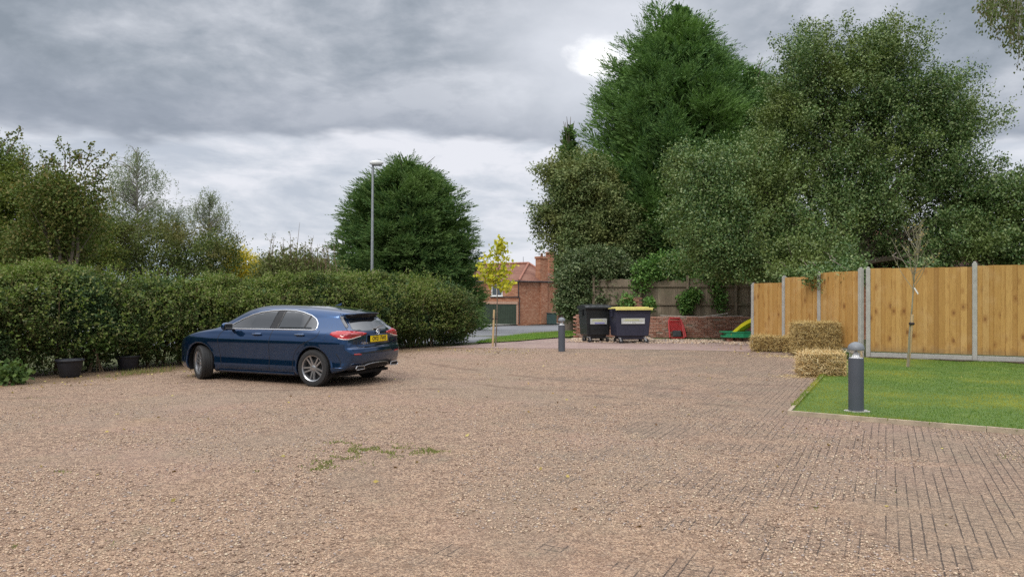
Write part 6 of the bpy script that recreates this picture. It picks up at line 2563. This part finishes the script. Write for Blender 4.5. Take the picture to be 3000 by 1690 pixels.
def bin_(loc, rot, w, d, h, mat, lidmat, ribs, lab, group):
    r = thing('wheeled_bin', (0, 0, 0), lab, 'bin', group)
    zb, zt = .20, h - .10
    m = MB()
    m.box((0, 0, (zb + zt) / 2 + .02), (w, d, zt - zb - .04), taper=.90, bev=.03)
    m.box((0, 0, zb + .01), (w * .72, d * .7, .16), bev=.03)
    m.box((0, 0, zt + .0), (w + .07, d + .07, .045), bev=.012)
    if ribs:
        for k in range(5):
            zz = zb + .10 + k * (zt - zb - .15) / 4.6
            t = .90 + .10 * (zz - zb) / (zt - zb)
            m.box((0, 0, zz), (w * t + .014, d * t + .014, .022), bev=.006)
        for sx in (-.36, .36):
            m.box((sx * w, -d * .475, (zb + zt) / 2), (.03, .05, zt - zb - .1), Matrix.Rotation(R(0), 3, 'X'), bev=.008)
    else:
        m.box((0, -d * .48, zt - .07), (w * .96, .05, .08), bev=.012)
    m.make('bin_body', mat, r)
    m = MB()
    if ribs:
        n = 14
        vs, fs = [], []
        for i in range(n + 1):
            a = math.pi * i / n
            y_ = -math.cos(a) * (d / 2 + .05)
            z_ = zt + .03 + .13 * math.sin(a) ** .6
            for j in range(9):
                x_ = (-.5 + j / 8) * (w + .08)
                zz = z_ + (.012 if j % 2 else 0) - .03 * abs(j / 4 - 1) ** 3
                vs.append((x_, y_, zz))
        for i in range(n):
            for j in range(8):
                fs.append((i * 9 + j, i * 9 + j + 1, (i + 1) * 9 + j + 1, (i + 1) * 9 + j))
        m.add(vs, fs)
        m.add([vs[i * 9] for i in range(n + 1)], [tuple(range(n + 1))])
        m.add([vs[i * 9 + 8] for i in range(n + 1)], [tuple(range(n + 1))[::-1]])
        m.box((0, -d / 2 - .06, zt + .045), (w + .10, .05, .05), bev=.012)
    else:
        m.box((0, 0, zt + .045), (w + .12, d + .14, .035), Matrix.Rotation(R(-2.2), 3, 'X'), bev=.012)
        m.box((0, .04, zt + .075), (w - .06, d - .16, .03), Matrix.Rotation(R(-2.2), 3, 'X'), bev=.012)
        m.box((.0, -d / 2 - .07, zt + .02), (w + .06, .02, .05), bev=.006)
    m.make('lid', lidmat, r)
    # side lifting arms
    m = MB()
    for sx in (-1, 1):
        m.tube([(sx * (w / 2 + .03), 0, zt - .05), (sx * (w / 2 + .08), 0, zt - .05)], .028, 10)
        m.box((sx * (w / 2 + .02), 0, zt - .12), (.04, .18, .22), bev=.01)
    m.make('lifting_trunnion', mat, r)
    # castors
    for sx in (-1, 1):
        for sy in (-1, 1):
            x_, y_ = sx * w * .36, sy * d * .34
            a = random.uniform(-.9, .9)
            Rm_ = rotz(a)
            f_ = MB()
            f_.box((x_, y_, .195), (.09, .09, .02), Rm_)
            for s_ in (-.032, .032):
                c_ = Vector((x_, y_, .135)) + Rm_ @ Vector((.03, s_, 0))
                f_.box(c_, (.05, .006, .12), Rm_ @ Matrix.Rotation(R(-20), 3, 'Y'))
            fk = f_.make('castor', M_steel, r)
            w_ = MB()
            c_ = Vector((x_, y_, .08)) + Rm_ @ Vector((.045, 0, 0))
            w_.lathe([(0, -.022), (.07, -.022), (.08, -.014), (.08, .014), (.07, .022), (0, .022)], c_, 20, Rm_ @ Matrix.Rotation(R(90), 3, 'X'))
            w_.make('castor_wheel', M_tyre, fk, True)
    # sticker
    yb = -(d / 2 * (.90 + .10 * .62)) - .012
    sz = zb + (zt - zb) * (.60 if not ribs else .56)
    sw, sh = w * .66, .19
    tilt = Matrix.Rotation(math.atan(d * .05 / (zt - zb)), 3, 'X')
    st_ = MB().box((-.02, yb - .012, sz), (sw, .006, sh), tilt).make('sticker', M_st, r)
    m = MB()
    m.box((-.06, yb - .017, sz + .045), (sw * .62, .004, .030), tilt)
    m.box((-.02, yb - .0165, sz + .008), (sw * .85, .004, .010), tilt)
    m.make('sticker_band', M_st2, st_)
    m = MB()
    if ribs:
        m.box((.02, yb - .0155, sz - .062), (sw * .6, .004, .035), tilt)
        m.make('sticker_stripe', M_st4, st_)
    else:
        for k in range(6):
            m.box((-sw * .44 + k * .055, yb - .0155, sz - .058), (.040, .004, .030), tilt)
        m.box((sw * .28, yb - .0155, sz - .060), (sw * .34, .004, .022), tilt)
        m.make('sticker_stripe', M_st3, st_)
    r.location = loc
    r.rotation_euler = (0, 0, rot)
    return r


gl = ground(1850, 1006.5)
bin_((gl.x, gl.y + .38, 0), R(11), 1.24, .76, 1.22, M_navy, M_ylid, False, 'navy blue wheeled bin with a faded pale yellow lid, the right one of two bins', 'wheeled bins by the wall')
gl = ground(1745, 1004.0)
bin_((gl.x + .02, gl.y + .45, 0), R(14), .90, .84, 1.24, M_bblack, M_bblack, True, 'black wheeled bin with ribbed sides and humped black lid, left of the navy bin', 'wheeled bins by the wall')

# ================================================================== STRAW BALES
M_pack = plain('shaded_packed_straw', (.13, .08, .03), .95, var=.4, scale=18)  # core straw coloured darker: shade between the loose straws is painted in
M_sf = m_straw('fresh_straw', ((.60, .43, .18), (.76, .59, .30), (.44, .28, .10), (.86, .73, .44)), (.48, .31, .11))
M_so = m_straw('old_straw', ((.50, .36, .13), (.62, .47, .19), (.38, .25, .08), (.70, .56, .27)), (.38, .25, .075))


def bale(loc, rot, w, d, h, mat, lab, n=4200, round_=.07):
    r = thing('straw_bale', (0, 0, 0), lab, 'straw bale', 'straw bales by the fence')
    # packed core
    m = MB()
    m.box((0, 0, h / 2), (w - .06, d - .06, h - .05), bev=.06)
    m.make('shaded_packed_straw', M_pack, r)
    A = np.array([d * h, d * h, w * h, w * h, w * d, .0])
    fc = RNG.choice(6, n, p=A / A.sum())
    u, v = RNG.random(n) * 2 - 1, RNG.random(n) * 2 - 1
    P = np.zeros((n, 3))
    N = np.zeros((n, 3))
    hx, hy, hzz = w / 2, d / 2, h / 2
    for k, (ax, sg) in enumerate(((0, -1), (0, 1), (1, -1), (1, 1), (2, 1), (2, -1))):
        q = fc == k
        o_ = [i for i in range(3) if i != ax]
        H_ = (hx, hy, hzz)
        P[q, ax] = sg * H_[ax]
        P[q, o_[0]] = u[q] * H_[o_[0]]
        P[q, o_[1]] = v[q] * H_[o_[1]]
        N[q, ax] = sg
    # rounded, bulging block
    sc_ = np.array([hx, hy, hzz])
    e = np.abs(P / sc_)
    r_ = (np.sort(e, 1)[:, 1:] ** 6).sum(1)
    P *= (1 - round_ * (r_ - 1).clip(0, 1) * .7)[:, None]
    P += N * ((vnoise(P + loc[0], 5) - .5) * .06)[:, None]
    P[:, 2] += hzz
    D = unit(rdir(n) * np.array([1, 1, .75]) + N * .22)
    D = unit(D - N * ((D * N).sum(1) * .55)[:, None])
    L = .05 + .13 * RNG.random(n)
    C = P - D * (L / 2)[:, None] + N * .004
    ok = (C[:, 2] > .004) & ((C + D * L[:, None])[:, 2] > .004)
    leafmesh('loose_straw', [leaves(C[ok], D[ok], L[ok], .009, .1)], mat, r)
    # twine
    fz_ = RNG.integers(0, len(C), n // 4)
    D2 = unit(N[fz_] * .8 + rdir(len(fz_)) * .7)
    C2 = C[fz_]
    ok2 = (C2[:, 2] > .06)
    leafmesh('sticking_out_straw', [leaves(C2[ok2], D2[ok2], .06 + .06 * RNG.random(ok2.sum()), .008, .1)], mat, r)
    m = MB()
    for yy in (-d * .2, d * .2):
        loop = [(-hx - .005, yy, .02), (-hx - .01, yy, h - .02), (-hx * .5, yy, h + .005), (hx * .5, yy, h + .005), (hx + .01, yy, h - .02), (hx + .005, yy, .02)]
        m.tube(loop, .003, 5)
    m.make('twine', M_twig, r)
    r.location = loc
    r.rotation_euler = (0, 0, rot)
    return r


b_ = ground(2415, 1107)
bale((b_.x + .05, b_.y + .28, 0), R(-5), .82, .50, .47, M_sf, 'pale fresh straw bale by the lawn, in front of the tall brown bale', 4600)
b_ = ground(2402, 1044)
bale((b_.x, b_.y + .30, 0), R(-4), 1.16, .55, .88, M_so, 'tall golden brown straw bale against the fence, biggest of the three', 7500, .04)
b_ = ground(2270, 1032)
bale((b_.x - .02, b_.y + .25, 0), R(-18), 1.05, .46, .44, M_so, 'low brown straw bale at the far end of the fence', 3800)
# straw litter
n = 1500
q = RNG.normal(0, 1, (n, 2))
c_ = ground(2420, 1104)
c2_ = ground(2330, 1045)
P = np.c_[c_.x + q[:, 0] * .42, c_.y + .05 + q[:, 1] * .16, np.full(n, .008)]
P2 = np.c_[c2_.x + q[:500, 0] * .5, c2_.y + .1 + q[:500, 1] * .25, np.full(500, .008)]
P = np.concatenate([P, P2])
D = unit(rdir(len(P)) * (1, 1, .12))
D[:, 2] = np.abs(D[:, 2])
v_, f_ = leaves(P, D, .05 + .06 * RNG.random(len(P)), .006, .1)
o = link('straw_litter', mesh('straw_litter', v_, f_), M_sf)
o['kind'] = 'stuff'

# ================================================================== PLANTING TUBS
M_tub = plain('tub_plastic', (.022, .024, .032), .5, var=.2, scale=6)
M_soil = plain('potting_soil', (.05, .035, .025), .95, var=.4, scale=20)
for (px, py, rpx, hpx, lab) in ((198, 1106, 34, 53, 'black plastic planting tub with a wide rim, the nearer one, left along the hedge'),
                                (394, 1080, 29, 42, 'black plastic planting tub, the right one, half tucked under the hedge')):
    b_ = ground(px, py)
    k = b_.y / F
    rt, h = rpx * k * 1.12, hpx * k * 1.0
    rr = thing('planting_tub', (0, 0, 0), lab, 'plant pot', 'black tubs under the hedge')
    MB().lathe([(0, .004), (rt * .62, .004), (rt * .68, .02), (rt * .90, h * .86), (rt * .91, h * .88), (rt, h * .90), (rt * 1.03, h * .97), (rt * 1.0, h), (rt * .95, h * .985), (rt * .86, h * .86), (rt * .86, h * .8)], n=40).make('tub', M_tub, rr, True)
    MB().lathe([(rt * .86, h * .82), (rt * .4, h * .86), (0, h * .85)], n=24).make('soil', M_soil, rr)
    rr.location = (b_.x, b_.y + rt * .3 - (.35 if px > 300 else 0), 0)

# ================================================================== RED LATTICE CART
M_redp = plain('red_plastic', (.40, .028, .03), .45, var=.18, scale=6)
M_dkp = plain('dark_panel', (.045, .05, .055), .5, var=.3, scale=8)
cp = ground(1984, 994)
rc = thing('lattice_cart', (0, 0, 0), 'red plastic lattice-backed child cart leaning against the low brick wall', 'toy cart')
w, h = .66, .86
m = MB()
for sx in (-1, 1):
    m.tube([(sx * w * .44, 0, .02), (sx * w * .40, .06, h * .85), (sx * w * .30, .08, h)], [.035, .035, .03], 8)
    m.tube([(sx * w * .50, -.10, .03), (sx * w * .46, -.02, h * .55), (sx * w * .41, .05, h * .82)], [.03, .03, .02], 8)
m.tube([(-w * .31, .08, h), (w * .31, .08, h)], .045, 8)
m.tube([(-w * .44, .02, .03), (w * .44, .02, .03)], .03, 8)
m.tube([(-w * .41, .05, h * .86), (w * .41, .05, h * .86)], .03, 8)
m.make('frame', M_redp, rc, True)
m = MB()
for k in range(-5, 10):
    for s_ in (-1, 1):
        x0, z0 = -w * .40 + k * .075, .30
        x1, z1 = x0 + s_ * .50, h * .84
        pts_ = []
        for t in np.linspace(0, 1, 24):
            x_, z_ = x0 + (x1 - x0) * t, z0 + (z1 - z0) * t
            if abs(x_) < w * .40:
                pts_.append((x_, .03 + .03 * z_, z_))
        if len(pts_) > 2:
            m.tube([pts_[0], pts_[-1]], .019, 5)
m.make('lattice', M_redp, rc)
m = MB()
m.box((.01, .0, .20), (w * .52, .05, .26), bev=.02)
m.make('seat_panel', M_dkp, rc)
rc.location = (cp.x, cp.y + .1, 0)
rc.rotation_euler = (R(-16), 0, R(6))
rc.location.y = 27.35
rc.location.x = at(1984, 0, 27.35).x
rc.scale = (.94, .94, .92)

# ================================================================== CHILD'S SLIDE AND GREEN SANDPIT
M_yel = plain('yellow_plastic', (.72, .66, .03), .4, var=.08)
M_grn = plain('green_plastic', (.015, .23, .10), .4, var=.12, scale=5)
YS = 25.2
sp_ = thing('sandpit_tray', (at(2160, 0, YS).x, YS, 0), 'green plastic sandpit tray lying on bricks at the end of the golden fence', 'sandpit')
cx = at(2172, 0, YS).x
m = MB()
out_ = [(cx + .72 * math.cos(R(a)) * (1.0 if i % 2 else .93), YS + .15 + .42 * math.sin(R(a)) * (1.0 if i % 2 else .93)) for i, a in enumerate(range(0, 360, 30))]
m.prism(out_, .17, .235)
o2 = [((x - cx) * .86 + cx, (y - YS) * .86 + YS) for x, y in out_]
m.prism(o2, .235, .33)
o3 = [((x - cx) * 1.04 + cx, (y - YS) * 1.04 + YS + .03) for x, y in out_]
m.prism(o3, .33, .365)
m.make('tray', M_grn, sp_)
m = MB()
for k in range(4):
    m.box((cx - .4 + .27 * k, YS + .1, .085), (.21, .3, .15), rotz(.3 * k))
o = m.make('brick_stack', M['bricks'])
tag(o, 'dark bricks propping up the green sandpit tray', 'bricks')
sl_ = thing('toy_slide', (at(2170, 0, YS).x, YS, 0), 'yellow plastic toddler slide leaning on the green sandpit, half hidden by the golden fence', 'slide')
path = [(2143, 977), (2155, 966), (2170, 953), (2187, 942), (2208, 932), (2245, 921)]
w_ = .36
L_, R_, lipL, lipR = [], [], [], []
m = MB()
vs = []
for i, (px, py) in enumerate(path):
    p = at(px, py, YS - .10)
    wd = w_
    q = p + Vector((.30, .34, -.05))
    vs += [p + Vector((-.02, -.02, .03)), p + Vector((.03, .02, .03)), p + Vector((.05, .05, -.06)), q + Vector((-.03, -.03, -.06)), q + Vector((0, 0, .03)), q + Vector((.05, .05, .03)), q + Vector((.05, .05, -.10)), p + Vector((-.02, -.02, -.10))]
fs = []
for i in range(len(path) - 1):
    for k in range(8):
        fs.append((i * 8 + k, i * 8 + (k + 1) % 8, (i + 1) * 8 + (k + 1) % 8, (i + 1) * 8 + k))
fs += [tuple(range(8))[::-1], tuple((len(path) - 1) * 8 + k for k in range(8))]
m.add(vs, fs)
m.make('chute', M_yel, sl_)
m = MB()
p = at(2225, 945, YS)
m.box((p.x, YS + .25, .40), (.4, .35, .8), bev=.04)
m.make('slide_steps', M_redp, sl_)

for ob in list(bpy.data.objects):
    if '_o' in ob:
        del ob['_o']
